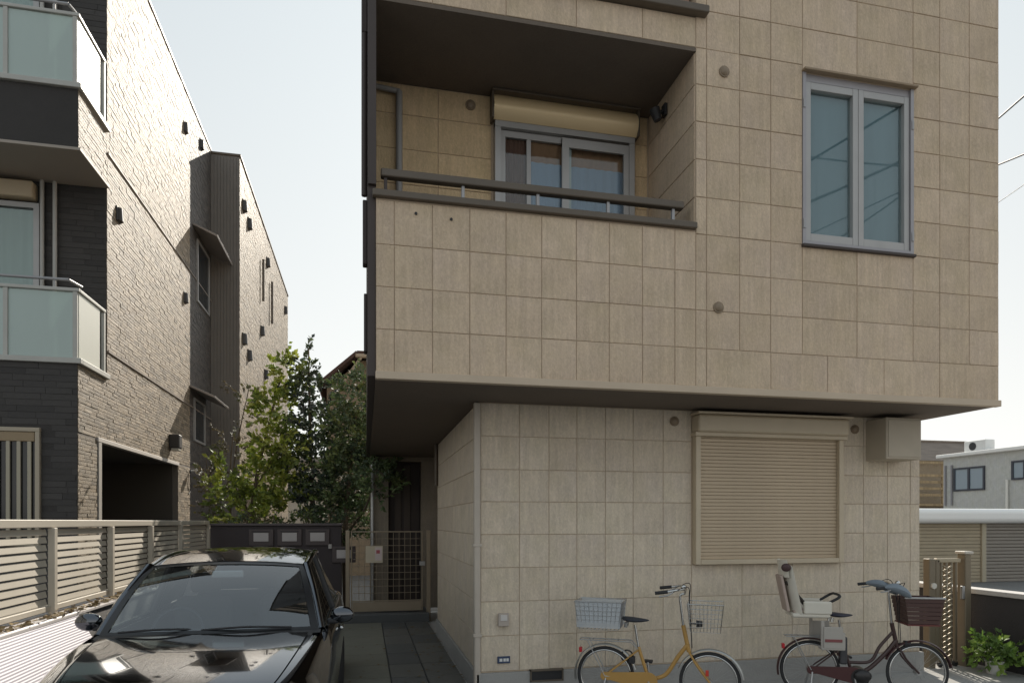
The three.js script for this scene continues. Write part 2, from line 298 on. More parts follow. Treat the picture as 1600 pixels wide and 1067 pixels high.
  const cv = mesh('crawl_vent', [rbx(1.63, 1.98, .13, .145, ZG + .05, ZG, .003), rbx(1.63, 1.98, .235, .25, ZG + .05, ZG, .003), rbx(1.63, 1.645, .13, .25, ZG + .05, ZG, .003), rbx(1.965, 1.98, .13, .25, ZG + .05, ZG, .003)], BRONZE, H);
  mesh('grille', bx(1.64, 1.97, .14, .24, ZG + .034, ZG + .02), BLACK, cv);
  for (const [x, y] of [[.42, 4.35], [.72, 4.33]]) mesh('bolt_hole', new THREE.CylinderGeometry(.012, .012, .01, 10).rotateX(Math.PI / 2).translate(x, y, ZU + .001), BLACK, H);
  // back of the passage: pillar, pipe, door
  wall('back_wall', [bx(.09, .42, .15, 2.95, -12.5, -12.9), bx(.42, 1.5, 2.86, 2.95, -12.5, -12.9), bx(1.02, 1.5, .15, 2.86, -12.5, -12.9), bx(.42, 1.02, .15, 2.86, -12.8, -12.9)], std([.30, .26, .21], .9, { map: stuccoMap }));
  const dr = mesh('door', rbx(.43, 1.01, .17, 2.85, -12.66, -12.74, .01), std([.045, .03, .025], .6, { map: rep(barkMap, .5) }), H);
  for (const x of [.6, .77]) mesh('door_plank', rbx(x - .06, x + .06, .2, 2.8, -12.64, -12.665, .008), std([.055, .04, .03], .6), dr);
  mesh('drainpipe', bar([.13, .15, -12.42], [.13, 2.94, -12.42], .03), std([.5, .5, .49], .4, { metalness: .4 }), H);
  // gutter pipe on the side towards the trees
  mesh('drainpipe', [bar([-.005, 4.6, -6.0], [-.005, 10.5, -6.0], .026), rbx(-.03, .02, 6.02, 6.3, -5.97, -6.04, .01), rbx(-.02, .02, 3.95, 4.5, -5.85, -5.95, .01), rbx(-.01, .02, 3.2, 3.7, -5.85, -5.95, .01)], DARKTRIM, H);
  mesh('roof', bx(-.05, 6.55, 10.9, 11.1, ZU + .15, -10.5), BRONZE, H);
  rebase(H, 3.2, 0, -9.3);
}
// ---------------------------------------------------------------- apartment building on the left
function brickField(parent, w, h, bw, bh, place, mat, tones, skip, proud = [.004, .012]) {
  // place(u, v) -> {p: Vector3}; u along, v up; axis 'x' faces +x (u runs along -z), axis 'z' faces +z (u runs along +x)
  const g = metricUV(panelGeo(1, 1, 1, .06)), list = [], M = new THREE.Matrix4(), q = new THREE.Quaternion(), e = new THREE.Euler();
  for (let r = 0, v = 0; v < h - bh * .5; r++, v += bh) for (let u = -(r % 2) * bw * .5 - rr(0, bw * .2); u < w;) {
    const l = bw * rr(.75, 1.25), a = Math.max(0, u), b = Math.min(w, u + l); u += l;
    if (b - a < .03 || skip?.((a + b) / 2, v + bh / 2)) continue;
    list.push([a, b, v]);
  }
  const im = new THREE.InstancedMesh(g, mat, list.length), c = new THREE.Color();
  list.forEach(([a, b, v], i) => {
    const { pos, ry } = place((a + b) / 2, v + bh / 2);
    e.set(rr(-.035, .02), ry + rr(-.010, .010), 0, 'YXZ'); q.setFromEuler(e);
    M.compose(pos, q, V(b - a - .006, bh - .006, rr(...proud))); im.setMatrixAt(i, M);
    const t = tones[Math.floor(rnd() * tones.length)], k = rr(.85, 1.15); im.setColorAt(i, c.setRGB(t[0] * k, t[1] * k, t[2] * k));
  });
  im.name = 'bricks'; im.castShadow = im.receiveShadow = true; im.userData.kind = 'stuff'; parent.add(im); return im;
}
{
  const A = thing('apartment_building', 'dark fronted apartment building with sunlit stone brick side and glass balconies', 'apartment building');
  const X = -4.10, ZF = -10.9, ZW = -12.02, ZN = -19.5, ZE = -31.2;
  const MORTAR = std([.20, .175, .15], .95, { map: concMap });
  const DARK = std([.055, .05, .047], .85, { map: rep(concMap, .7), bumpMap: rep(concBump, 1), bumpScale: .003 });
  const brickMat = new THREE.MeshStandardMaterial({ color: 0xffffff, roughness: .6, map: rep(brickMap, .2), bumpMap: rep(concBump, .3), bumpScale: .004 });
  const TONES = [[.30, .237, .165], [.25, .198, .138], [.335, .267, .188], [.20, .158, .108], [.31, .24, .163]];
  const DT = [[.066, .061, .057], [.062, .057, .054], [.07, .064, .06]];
  const side = mesh('side_wall', [bx(-14, X, 3.05, 11.8, ZW, ZN + .004), bx(-14, X, 3.05, 4.06, ZF, ZW + .004), bx(-14, X, -.1, 3.05, ZF, -11.62), bx(-14, X, -.1, 3.05, -16.25, ZN + .004)], MORTAR, A);
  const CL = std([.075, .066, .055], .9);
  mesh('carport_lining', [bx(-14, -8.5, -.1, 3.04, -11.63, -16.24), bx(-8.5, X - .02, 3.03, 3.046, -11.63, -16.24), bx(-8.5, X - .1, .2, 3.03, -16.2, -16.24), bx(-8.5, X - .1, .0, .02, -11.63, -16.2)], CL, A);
  const F = (z0, y0) => (u, v) => ({ pos: V(X, y0 + v, z0 - u), ry: Math.PI / 2 });
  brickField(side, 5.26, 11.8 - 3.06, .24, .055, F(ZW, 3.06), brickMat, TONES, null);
  brickField(side, 2.21, 11.8 - 3.06, .24, .055, F(-17.28, 3.06), brickMat, [[.10, .09, .08], [.085, .077, .07], [.115, .10, .09]], null);  // cast shadow of the rear wing painted in as darker brick tones
  brickField(side, ZF - ZW, 4.06 - 3.06, .24, .055, F(ZF, 3.06), brickMat, TONES);
  brickField(side, .72, 3.05, .24, .055, F(ZF, 0), brickMat, TONES);
  brickField(side, 1.03, 3.05, .24, .055, F(-16.25, 0), brickMat, TONES);
  brickField(side, 2.21, 3.05, .24, .055, F(-17.28, 0), brickMat, [[.10, .09, .08], [.085, .077, .07], [.115, .10, .09]]);  // painted wing shadow carried down to the ground storey in darker bricks
  const DKB = new THREE.MeshStandardMaterial({ color: 0xffffff, roughness: .8, map: rep(brickMap, .2) });
  const Fz = (z, x0, y0) => (u, v) => ({ pos: V(x0 + u, y0 + v, z), ry: 0 });
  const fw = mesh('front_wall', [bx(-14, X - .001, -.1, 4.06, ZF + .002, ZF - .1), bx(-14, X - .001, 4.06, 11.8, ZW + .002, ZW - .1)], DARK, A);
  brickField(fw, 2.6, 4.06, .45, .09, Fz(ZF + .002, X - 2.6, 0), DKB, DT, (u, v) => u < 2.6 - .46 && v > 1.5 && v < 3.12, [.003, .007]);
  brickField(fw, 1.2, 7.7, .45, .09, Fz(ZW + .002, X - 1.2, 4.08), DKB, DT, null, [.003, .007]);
  // storey bands (mortar lines with a thin drip strip)
  for (const y of [4.5, 7.72]) mesh('drip_strip', bx(X, X + .03, y, y + .03, ZW - .01, ZN + .01), std([.22, .18, .15], .6), side);
  // rear wing
  const wing = mesh('rear_wing', [bx(-14, -3.36, -.1, 11.74, ZN, ZE)], std([.20, .18, .16], .85, { map: rep(concMap, .6) }), A);
  brickField(wing, ZN - ZE, 11.74, .28, .065, (u, v) => ({ pos: V(-3.36, v, ZN - u), ry: Math.PI / 2 }), brickMat, TONES);
  for (let i = 0; i < 9; i++) mesh('cladding_board', rbx(-4.09 + i * .082, -4.09 + i * .082 + .078, 0, 11.7, ZN + .02, ZN, .006), std([.17, .157, .142], .7, { map: metalMap }), wing);
  mesh('coping', [rbx(-14, X + .03, 11.8, 11.86, ZW + .05, ZN, .01), rbx(-14, -3.32, 11.742, 11.80, ZN + .03, ZE, .01)], BRONZE, A);
  // carport post and trim
  mesh('post', [rbx(X - .05, X + .025, 0, 3.03, -11.63, -11.76, .01)], std([.42, .39, .35], .6, { map: metalMap }), A);
  mesh('lintel_trim', [rbx(X - .06, X + .03, 3.0, 3.07, -11.6, -16.26, .008)], std([.50, .46, .42], .6), A);
  const DH = std([.035, .032, .03], .5);
  const hood = (x, y, z, s = 1) => mesh('vent_hood', [new THREE.CylinderGeometry(.10 * s, .12 * s, .30 * s, 12, 1, false, 0, Math.PI).translate(0, 0, 0).rotateY(0).translate(x, y, z), rbx(x - .01, x + .02, y - .17 * s, y + .17 * s, z - .14 * s, z + .14 * s, .01)], DH, A);
  for (const [y, z] of [[10.89, -16.8], [11.35, -18.35], [6.94, -12.5], [6.94, -16.8]]) hood(X + .01, y, z, .72);
  for (const [y, z] of [[10.49, -20.86], [10.8, -24.67], [10.62, -20.0], [8.04, -23.34], [6.63, -20.86], [6.88, -20.0], [6.79, -24.2], [10.78, -30.0]]) hood(-3.34, y, z, .95);
  for (const [z, y0, y1] of [[-23.34, 9.03, 10.4], [-25.48, 8.9, 10.41]]) mesh('pipe', bar([-3.28, y0, z], [-3.28, y1, z], .04), BRONZE, A);
  // slit windows with sloping hoods
  for (const [yt, z0, z1, hh] of [[8.72, -17.9, -19.2, 1.45], [4.72, -17.6, -18.7, .95]]) {
    const w = mesh('window', [bx(X, X + .05, yt - hh, yt, z0, z0 - .06), bx(X, X + .05, yt - hh, yt, z1, z1 + .06), bx(X, X + .05, yt - hh - .05, yt - hh, z0, z1), bx(X, X + .05, yt, yt + .05, z0, z1)], ALU, A);
    mesh('pane', bx(X + .02, X + .028, yt - hh, yt, z0 - .06, z1 + .06), phy([.02, .025, .03], .08), w);
    const hd = rbx(0, .62, -.025, .025, z0 + .35, z1 - .25, .008).rotateZ(-.42).translate(X, yt + .28, 0);
    mesh('awning', hd, std([.30, .27, .25], .5, { map: metalMap }), w);
  }
  const wl = mesh('wall_light', [rbx(X, X + .22, 3.32, 3.62, -15.5, -15.75, .03)], DH, A);
  mesh('lamp_shade', rbx(X + .05, X + .2, 3.27, 3.33, -15.52, -15.73, .02), std([.5, .48, .42], .5), wl);
  const sp = mesh('flood_light', [bar([X, 2.96, -17.3], [X + .16, 2.98, -17.3], .02), new THREE.SphereGeometry(.09, 12, 8).translate(X + .2, 2.96, -17.3)], WHITE, A);
  mesh('cable', tube([[X + .02, 2.98, -17.25], [X + .05, 2.7, -17.2], [X + .03, 2.5, -17.25], [X + .02, 2.4, -17.1]], .012, 6), BLACK, sp);
  // balconies
  const FROST = phy([.56, .66, .62], .35, { transmission: .25, thickness: 0 });
  const FRAME = std([.50, .49, .45], .5, { map: metalMap });
  for (const [y0, y1, nm] of [[4.08, 5.15, 'lower'], [8.09, 9.16, 'upper']]) {
    const slab = nm === 'upper' ? [bx(-14, X + .003, 7.19, 8.05, ZF, ZW + .006)] : [bx(-14, X + .003, 4.064, 4.1, ZF + .003, ZW + .006)];
    const b = mesh('balcony', slab, nm === 'upper' ? DARK : SOFFIT, A);
    if (nm === 'upper') { brickField(b, ZF - ZW - .01, .86, .24, .055, F(ZF, 7.19), brickMat, TONES); b.children.at(-1).position.x = .003; mesh('soffit_edge', rbx(-14, X + .05, 7.15, 7.195, ZF + .04, ZW + .01, .006), std([.36, .31, .26], .6), b); }
    mesh('base_trim', [rbx(-14, X + .06, y0 - .03, y0 + .05, ZF + .05, ZF - .03, .01), rbx(X - .03, X + .06, y0 - .03, y0 + .05, ZF - .03, ZW, .01)], FRAME, b);
    mesh('top_rail', [rbx(-14, X + .03, y1 - .05, y1, ZF + .03, ZF - .03, .01), rbx(X - .03, X + .03, y1 - .05, y1, ZF - .03, ZW + .1, .01)], FRAME, b);
    for (const x of [X - .03, X - .92, X - 1.8, X - 2.7]) mesh('post', rbx(x - .03, x + .03, y0 + .05, y1 - .05, ZF + .02, ZF - .025, .006), FRAME, b);
    mesh('post', rbx(X - .025, X + .02, y0 + .05, y1 - .05, ZW + .10, ZW + .16, .006), FRAME, b);
    for (let i = 0; i < 3; i++) mesh('glass_panel', bx(X - .89 - i * .89, X - .06 - i * .89, y0 + .06, y1 - .06, ZF, ZF - .01), FROST, b);
    mesh('glass_panel', bx(X - .004, X + .006, y0 + .06, y1 - .06, ZF - .03, ZW + .30), phy([.74, .74, .66], .4, { transmission: .2, thickness: 0 }), b);
    mesh('handrail', [bar([-14, y1 + .12, ZF], [X - .12, y1 + .12, ZF], .022), bar([X - .12, y1 + .12, ZF], [X - .06, y1 + .12, ZF - .3], .022), bar([X - .3, y1, ZF], [X - .3, y1 + .12, ZF], .012), bar([X - 1.2, y1, ZF], [X - 1.2, y1 + .12, ZF], .012)], GREYALU, b);
    // things kept behind the frosted lower panel
    if (nm === 'lower') mesh('planter', [rbx(-4.95, -4.4, y0 + .1, y0 + .34, ZF - .12, ZF - .35, .03)], std([.45, .36, .28], .8), b);
    const w = mesh('sliding_window', [bx(-5.12, -5.04, y0, y0 + 2.7, ZW + .08, ZW), bx(-7.6, -5.12, y0 + 2.62, y0 + 2.7, ZW + .08, ZW), bx(-6.3, -6.2, y0, y0 + 2.62, ZW + .06, ZW)], ALU, A);
    mesh('pane', bx(-7.6, -5.12, y0, y0 + 2.62, ZW + .034, ZW + .040), GLASS, w);
    mesh('curtain', grid(120, 1, (u, v) => [-7.6 + 2.48 * u, y0 + v * 2.6, ZW + .021 + .005 * Math.sin(u * 110)]), std([.42, .45, .42], .95, { side: THREE.DoubleSide }), w);
    mesh('shutter_box', rbx(-7.6, -5.08, y0 + 2.74, y0 + 3.0, ZW + .2, ZW, .03), std([.5, .40, .27], .5), w);
    for (const x of [-5.0, -4.82]) mesh('drainpipe', bar([x, y0, ZW + .07], [x, y0 + 3.08, ZW + .07], .032), std([.45, .44, .41], .5), A);
  }
  // barred window on the ground floor
  const w = mesh('window', [rbx(-6.6, -4.57, 3.04, 3.10, ZF + .06, ZF - .02, .008), rbx(-4.63, -4.57, 1.4, 3.04, ZF + .06, ZF - .02, .008), rbx(-6.6, -4.63, 1.4, 1.46, ZF + .06, ZF - .02, .008)], std([.42, .36, .27], .6), A);
  mesh('shutter_box', rbx(-6.6, -4.64, 2.9, 3.035, ZF + .05, ZF - .01, .01), std([.30, .22, .13], .6), w);
  for (let i = 0; i < 9; i++) mesh('bar', rbx(-4.73 - i * .135, -4.68 - i * .135, 1.46, 2.9, ZF + .05, ZF + .02, .006), std([.40, .36, .27], .6), w);
  mesh('pane', bx(-6.6, -4.63, 1.46, 2.9, ZF + .006, ZF + .012), phy([.02, .02, .02], .1), w);
  rebase(A, -6, 0, -15);
}
// ---------------------------------------------------------------- fence on its low wall
{
  const W = mesh(numbered('block_wall'), bx(-2.62, -2.4, -.1, .955, -12.2, -3.2).translate(0, 0, 0), PALECONC, scene);
  tag(W, 'low grey concrete wall under the slatted fence, left of the black car', 'wall');
  mesh('coping', rbx(-2.63, -2.375, .955, .985, -12.2, -3.2, .008), std([.62, .58, .56], .8, { map: concMap }), W);
  const sh = new THREE.MeshStandardMaterial({ color: new THREE.Color().setRGB(.52, .49, .54), roughness: .6, side: THREE.DoubleSide, map: rep(metalMap, 1, 4) });
  const sheet = (z0, z1, n0, dx) => grid(8, 360, (u, v) => { const w = 0.0012 * Math.sin(v * 36 * Math.PI * 2), z = z0 + (z1 - z0) * u; return [-2.385 + dx + .36 * v + w * .85 + .006 * Math.sin(u * 5), .975 - .66 * v + w * .52, z]; });
  const CS = mesh(numbered('corrugated_sheet'), sheet(-3.3, -6.35, 0, 0), sh, scene); tag(CS, 'pale lavender corrugated sheet leaning against the low wall, left of the car', 'sheet');
  mesh('edge_strip', [bar([-2.39, .98, -3.3], [-2.39, .98, -6.36], .012, 8)], std([.78, .75, .78], .5), CS);
  const T = thing('slat_fence', 'beige metal louvre fence on the low wall, left of the black car', 'fence');
  const FM = std([.52, .47, .39], .55, { map: metalMap });
  const sl = metricUV(rbx(-.006, .006, -.029, .029, -.65, .65, .003)), zs = [-4.95, -6.21, -7.51, -8.81, -10.15, -11.83];
  mesh('top_rail', rbx(-2.60, -2.515, 1.70, 1.765, -11.9, -3.6, .008), FM, T);
  mesh('bottom_rail', rbx(-2.595, -2.525, 1.015, 1.06, -11.9, -3.6, .006), FM, T);
  for (const z of zs) mesh('post', rbx(-2.545, -2.495, .985, 1.70, z - .03, z + .03, .006), FM, T);
  for (let b = 0; b < 6; b++) {
    const z1 = b ? zs[b - 1] : -3.65, z0 = zs[b], L = z1 - z0 - .06;
    for (let i = 0; i < 10; i++) { const m = mesh('slat', sl, FM, T); m.scale.set(1, .88, L / 1.3); m.position.set(-2.56, 1.09 + i * .0635, (z0 + z1) / 2); m.rotation.z = .24; }
  }
  rebase(T, -2.56, .985, -8);
  // dead leaves on the ledge
  const lg = [];
  for (let i = 0; i < 900; i++) { const g = new THREE.PlaneGeometry(rr(.02, .05), rr(.015, .035)); g.rotateX(rr(-2.4, -.7)); g.rotateY(rr(0, 6)); g.translate(rr(-2.5, -2.38), .985 + rr(.004, .05) * rnd(), -4.3 - 7.3 * Math.pow(rnd(), .8)); lg.push(g); }
  const lp = []; for (let i = 0; i < 260; i++) { const g = new THREE.PlaneGeometry(rr(.02, .05), rr(.012, .03)); g.rotateX(rr(-1.9, -1.2)); g.rotateY(rr(0, 6)); const e = rnd(); g.translate(e < .45 ? 1.05 - Math.pow(rnd(), 2) * .5 : e < .7 ? -.36 - .3 * rnd() : rr(-.3, 1), .046, -5.6 - 5.9 * rnd()); lp.push(g); }
  const P = mesh(numbered('leaf_litter'), lp, std([.16, .12, .06], .95, { side: THREE.DoubleSide }), scene); tag(P, 'fallen leaves scattered on the dark stone path', 'leaf litter', null, 'stuff');
  const L = mesh(numbered('leaf_litter'), lg, std([.22, .16, .08], .95, { side: THREE.DoubleSide }), scene); tag(L, 'dry leaves caught along the wall under the fence', 'leaf litter', null, 'stuff');
}
// ---------------------------------------------------------------- mailbox wall and gate
{
  const W = thing('mailbox_wall', 'dark brown wall with letter slots between the fence and the gate', 'wall');
  const DB = std([.055, .043, .045], .7, { map: rep(concMap, .6), bumpMap: concBump, bumpScale: .002 });
  mesh('wall', rbx(-2.56, -.40, -.05, 1.68, -12.0, -12.3, .012), DB, W);
  mesh('coping', rbx(-2.58, -.38, 1.68, 1.72, -11.96, -12.34, .008), std([.085, .07, .07], .6), W);
  for (let i = 0; i < 4; i++) {
    const x = -1.72 + i * .46 + (i === 3 ? -.02 : 0), y = i === 3 ? 1.19 : 1.49;
    const m = mesh('mailbox', rbx(x - .2, x + .2, y - .15, y + .13, -11.97, -12.05, .008), std([.075, .06, .06], .45, { metalness: .3 }), W);
    mesh('name_card', rbx(x - .12, x + .12, y - .075, y + .07, -11.962, -11.975, .003), std([.46, .43, .42], .6, { map: metalMap }), m);
    mesh('slot', rbx(x - .15, x + .15, y + .085, y + .10, -11.964, -11.975, .002), BLACK, m);
  }
  mesh('door_bell', rbx(-.62, -.56, 1.28, 1.36, -11.965, -12.02, .01), std([.4, .38, .36], .4), W);
  rebase(W, -1.5, 0, -12.15);
  const G = thing('wire_gate', 'brown framed wire mesh gate at the end of the stone path', 'gate');
  const GM = std([.34, .275, .195], .5, { map: metalMap, metalness: .15 }), z = -11.8;
  for (const x of [-.29, 1.09]) mesh('post', rbx(x - .035, x + .035, .0, 1.6, z - .035, z + .035, .01), GM, G);
  mesh('frame', [rbx(-.23, .99, 1.565, 1.585, z - .012, z + .012, .005), rbx(-.23, .99, .37, .39, z - .012, z + .012, .005), rbx(-.235, -.215, .20, 1.585, z - .013, z + .013, .005), rbx(.97, .99, .20, 1.585, z - .013, z + .013, .005), rbx(-.21, .965, .2, .365, z - .008, z + .008, .004)], GM, G);
  for (let i = 1; i < 12; i++) mesh('bar', bar([-.2 + i * .0975, .4, z], [-.2 + i * .0975, 1.56, z], .0045, 5), GM, G);
  for (let i = 1; i < 10; i++) mesh('wire', bar([-.2, .4 + i * .117, z + .006], [.96, .4 + i * .117, z + .006], .005, 5), GM, G);
  const s = mesh('sign', rbx(.01, .30, 1.04, 1.33, z + .012, z + .026, .003), std([.55, .48, .36], .7), G);
  mesh('notice', bx(.17, .285, 1.08, 1.31, z + .027, z + .0285), std([.62, .52, .50], .7), s);
  mesh('mark', bx(.19, .25, 1.20, 1.26, z + .0285, z + .030), std([.42, .10, .12], .7), s);
  mesh('latch', rbx(.93, 1.03, .98, 1.06, z + .01, z + .04, .008), STEEL, G);
  rebase(G, .4, 0, z);
}

// ---------------------------------------------------------------- houses behind
{
  const B = thing('tiled_house', 'brown roofed house glimpsed behind the trees, left of the panelled house', 'house');
  const WM = std([.34, .28, .21], .9, { map: stuccoMap }), RM = std([.10, .055, .045], .8, { map: roofMap });
  mesh('wall', [bx(-1.2, 5, -.1, 6.05, -22.3, -29)], WM, B);
  mesh('gable_wall', new THREE.ExtrudeGeometry(new THREE.Shape([new THREE.Vector2(-1.2, 6.05), new THREE.Vector2(5, 6.05), new THREE.Vector2(5, 7.0), new THREE.Vector2(-.1, 7.0)]), { depth: 6.6, bevelEnabled: false }).translate(0, 0, -28.95), WM, B);
  const r = mesh('roof', [bar([0, 0, 0], [.01, 0, 0], .001, 3)], RM, B); r.geometry = mg([
    bx(0, 1.62, 0, .10, -29.3, -21.8).rotateZ(.73).translate(-1.42, 6.02, 0), bx(-.25, 5.3, 7.06, 7.18, -29.3, -21.8)]);
  mesh('gutter', [rbx(-.3, 5.3, 6.96, 7.08, -21.75, -21.9, .03), bar([-.12, 6.98, -21.82], [-1.0, 5.7, -21.95], .05)], std([.42, .34, .25], .5), B);
  rebase(B, 2, 0, -25);
  const C = thing('far_house', 'pale plastered house far behind the trees between the two buildings', 'house');
  mesh('wall', bx(-7, 4, -.1, 5.0, -38, -46), std([.62, .57, .49], .9, { map: stuccoMap }), C);
  mesh('roof', [bx(-7.4, 4.4, 5.0, 5.25, -37.6, -46.4)], std([.3, .27, .25], .8, { map: roofMap }), C);
  for (const x of [-4.2, -1.2]) { const w = mesh('window', rbx(x, x + 1.3, 2.9, 4.1, -37.95, -38.05, .02), GREYALU, C); mesh('pane', bx(x + .08, x + 1.22, 2.98, 4.02, -37.94, -37.96), phy([.05, .06, .07], .05), w); }
  rebase(C, -1.5, 0, -42);
}
{ // low garage with a white roof on the right
  const G = thing('garage', 'low beige garage with a white rounded roof edge and shutters, right of the panelled house', 'garage');
  const OL = std([.42, .355, .25], .8, { map: metalMap }), SH = std([.28, .25, .215], .6, { map: metalMap });
  mesh('wall', bx(12, 25, -.1, 1.72, -16.06, -21), OL, G);
  mesh('roof', rbx(11.8, 25.3, 1.70, 2.12, -15.7, -21.3, .16, 5), std([.86, .86, .84], .45), G);
  mesh('post', rbx(17.42, 17.58, 0, 1.7, -15.95, -16.1, .02), std([.42, .37, .27], .7), G);
  for (let i = 0; i < 17; i++) { mesh('board', rbx(12, 17.42, i * .1, i * .1 + .092, -16.0, -16.07, .012), OL, G); mesh('slat', rbx(17.58, 25, i * .1, i * .1 + .09, -15.98, -16.07, .02), SH, G); }
  rebase(G, 18, 0, -18);
  const Hs = thing('white_house', 'greyish white house with dark framed windows behind the garage', 'house');
  const WW = std([.56, .58, .58], .85, { map: stuccoMap }), x = 30;
  mesh('wall', bx(x, x + 10, -.1, 5.1, -29.75, -20), WW, Hs);
  mesh('roof', [rbx(x - .25, x + 10.3, 5.1, 5.28, -30.0, -19.7, .04)], std([.72, .72, .70], .6), Hs);
  for (const [z0, z1, y0, y1] of [[-29.1, -27.3, 3.32, 4.52], [-25.9, -24.6, 3.72, 4.62]]) {
    const w = mesh('window', [bx(x - .06, x + .02, y0, y0 + .09, z0, z1), bx(x - .06, x + .02, y1 - .09, y1, z0, z1), bx(x - .059, x + .02, y0 + .09, y1 - .09, z0, z0 + .1), bx(x - .059, x + .02, y0 + .09, y1 - .09, z1 - .1, z1), bx(x - .058, x + .02, y0 + .09, y1 - .09, (z0 + z1) / 2 - .06, (z0 + z1) / 2 + .06)], std([.03, .035, .05], .5), Hs);
    mesh('pane', bx(x - .02, x - .005, y0 + .05, y1 - .05, z0 + .05, z1 - .05), phy([.22, .28, .33], .06), w);
  }
  mesh('drainpipe', bar([x - .06, 0, -26.1], [x - .06, 3.75, -26.1], .06), std([.7, .7, .66], .5), Hs);
  for (const z of [-29.6, -29.2]) mesh('pipe', bar([x - .05, 2.6, z], [x - .05, 4.7, z], .05), std([.25, .25, .27], .6), Hs);
  const fan = mesh('cooling_unit', rbx(x + .1, x + .7, 5.28, 5.85, -28.6, -27.4, .04), WHITE, Hs);
  mesh('fan_grille', new THREE.CylinderGeometry(.2, .2, .03, 20).rotateZ(Math.PI / 2).translate(x + .095, 5.56, -28.1), BLACK, fan);
  rebase(Hs, 34, 0, -25);
  const R = thing('brown_house', 'brown roofed house with a timber balcony, beyond the white house', 'house');
  const BR = std([.26, .21, .17], .8, { map: roofMap }), TB = std([.42, .31, .18], .8, { map: rep(barkMap, .3) });
  mesh('wall', bx(33, 41, -.1, 5.7, -36, -44), std([.40, .33, .25], .9, { map: stuccoMap }), R);
  mesh('roof', grid(1, 1, (u, v) => [32.4 + u * 9.2, 5.6 + v * 1.5, -35.6 - v * 2.2]), std([.26, .21, .17], .8, { map: roofMap, side: THREE.DoubleSide }), R);
  mesh('ridge', rbx(32.4, 41.6, 7.05, 7.2, -37.7, -38, .05), BR, R);
  const b = mesh('balcony', [bx(33, 36.6, 2.7, 2.85, -36, -34.6)], TB, R);
  for (const xx of [34.9, 35.6, 36.5]) mesh('post', bx(xx - .06, xx + .06, 2.85, 5.4, -34.62, -34.74), TB, b);
  for (const y of [3.3, 3.7, 4.1, 4.5, 5.3]) mesh('rail', bx(33, 36.6, y, y + .16, -34.6, -34.66), TB, b);
  rebase(R, 37, 0, -40);
}
// ---------------------------------------------------------------- right-hand wall, folding gate, stake, potted plant
{
  const W = thing('garden_wall', 'low dark wall with a white coping behind the potted plant', 'wall');
  const DW = std([.06, .056, .058], .9, { map: concMap, bumpMap: rep(concBump, 2), bumpScale: .004 });
  mesh('wall', bx(7.3, 7.46, -.1, .87, -10, -3), DW, W);
  mesh('coping', rbx(7.27, 7.50, .87, .93, -10.02, -2.98, .01), std([.62, .60, .58], .8, { map: concMap }), W);
  rebase(W, 7.38, 0, -6.5);
  const S = mesh(numbered('stake'), [rbx(-.035, .035, 0, .74, -.03, .03, .008), rbx(-.05, .05, .70, .75, -.04, .04, .01)], std([.42, .36, .30], .8, { map: rep(barkMap, .4) }), scene);
  S.position.set(7.2, 0, -5.95); tag(S, 'short pale post standing against the dark low wall', 'post');
  const G = thing('folding_gate', 'bronze folding lattice gate pushed together beside the house corner', 'gate');
  const M = std([.20, .165, .115], .5, { metalness: .25, map: metalMap }), ML = std([.40, .34, .24], .4, { metalness: .3, map: metalMap }), z = -6.72;
  mesh('post', rbx(6.53, 6.62, 0, 1.31, z - .05, z + .05, .012), M, G);
  const ep = mesh('post', rbx(7.03, 7.12, 0, 1.36, z - .06, z + .06, .014), M, G);
  mesh('cap', rbx(7.01, 7.14, 1.36, 1.395, z - .075, z + .075, .012), std([.5, .46, .40], .4), ep);
  mesh('panel', rbx(6.64, 6.70, .08, 1.30, z - .03, z + .03, .01), M, G);
  for (const x of [6.73, 6.80, 6.87, 6.94]) mesh('upright', rbx(x - .013, x + .013, .06, 1.28, z - .02, z + .02, .004), M, G);
  mesh('top_rail', rbx(6.66, 7.0, 1.26, 1.31, z - .03, z + .03, .01), ML, G);
  for (let i = 0; i < 17; i++) for (const s of [-1, 1]) mesh('lattice_bar', bar([6.745, .14 + i * .066 - s * .03, z + .028 + s * .006], [6.865, .14 + i * .066 + s * .03, z + .028 + s * .006], .008, 6), ML, G);
  for (const x of [6.73, 6.94]) mesh('castor', new THREE.CylinderGeometry(.035, .035, .025, 14).rotateX(Math.PI / 2).translate(x, .045, z), RUBBER, G);
  mesh('latch', rbx(6.99, 7.03, .82, .98, z + .02, z + .06, .01), STEEL, G);
  mesh('latch_plate', new THREE.CylinderGeometry(.035, .035, .02, 16).rotateX(Math.PI / 2).translate(6.58, .99, z + .06), std([.6, .58, .52], .4), G);
  rebase(G, 6.8, 0, z);
}
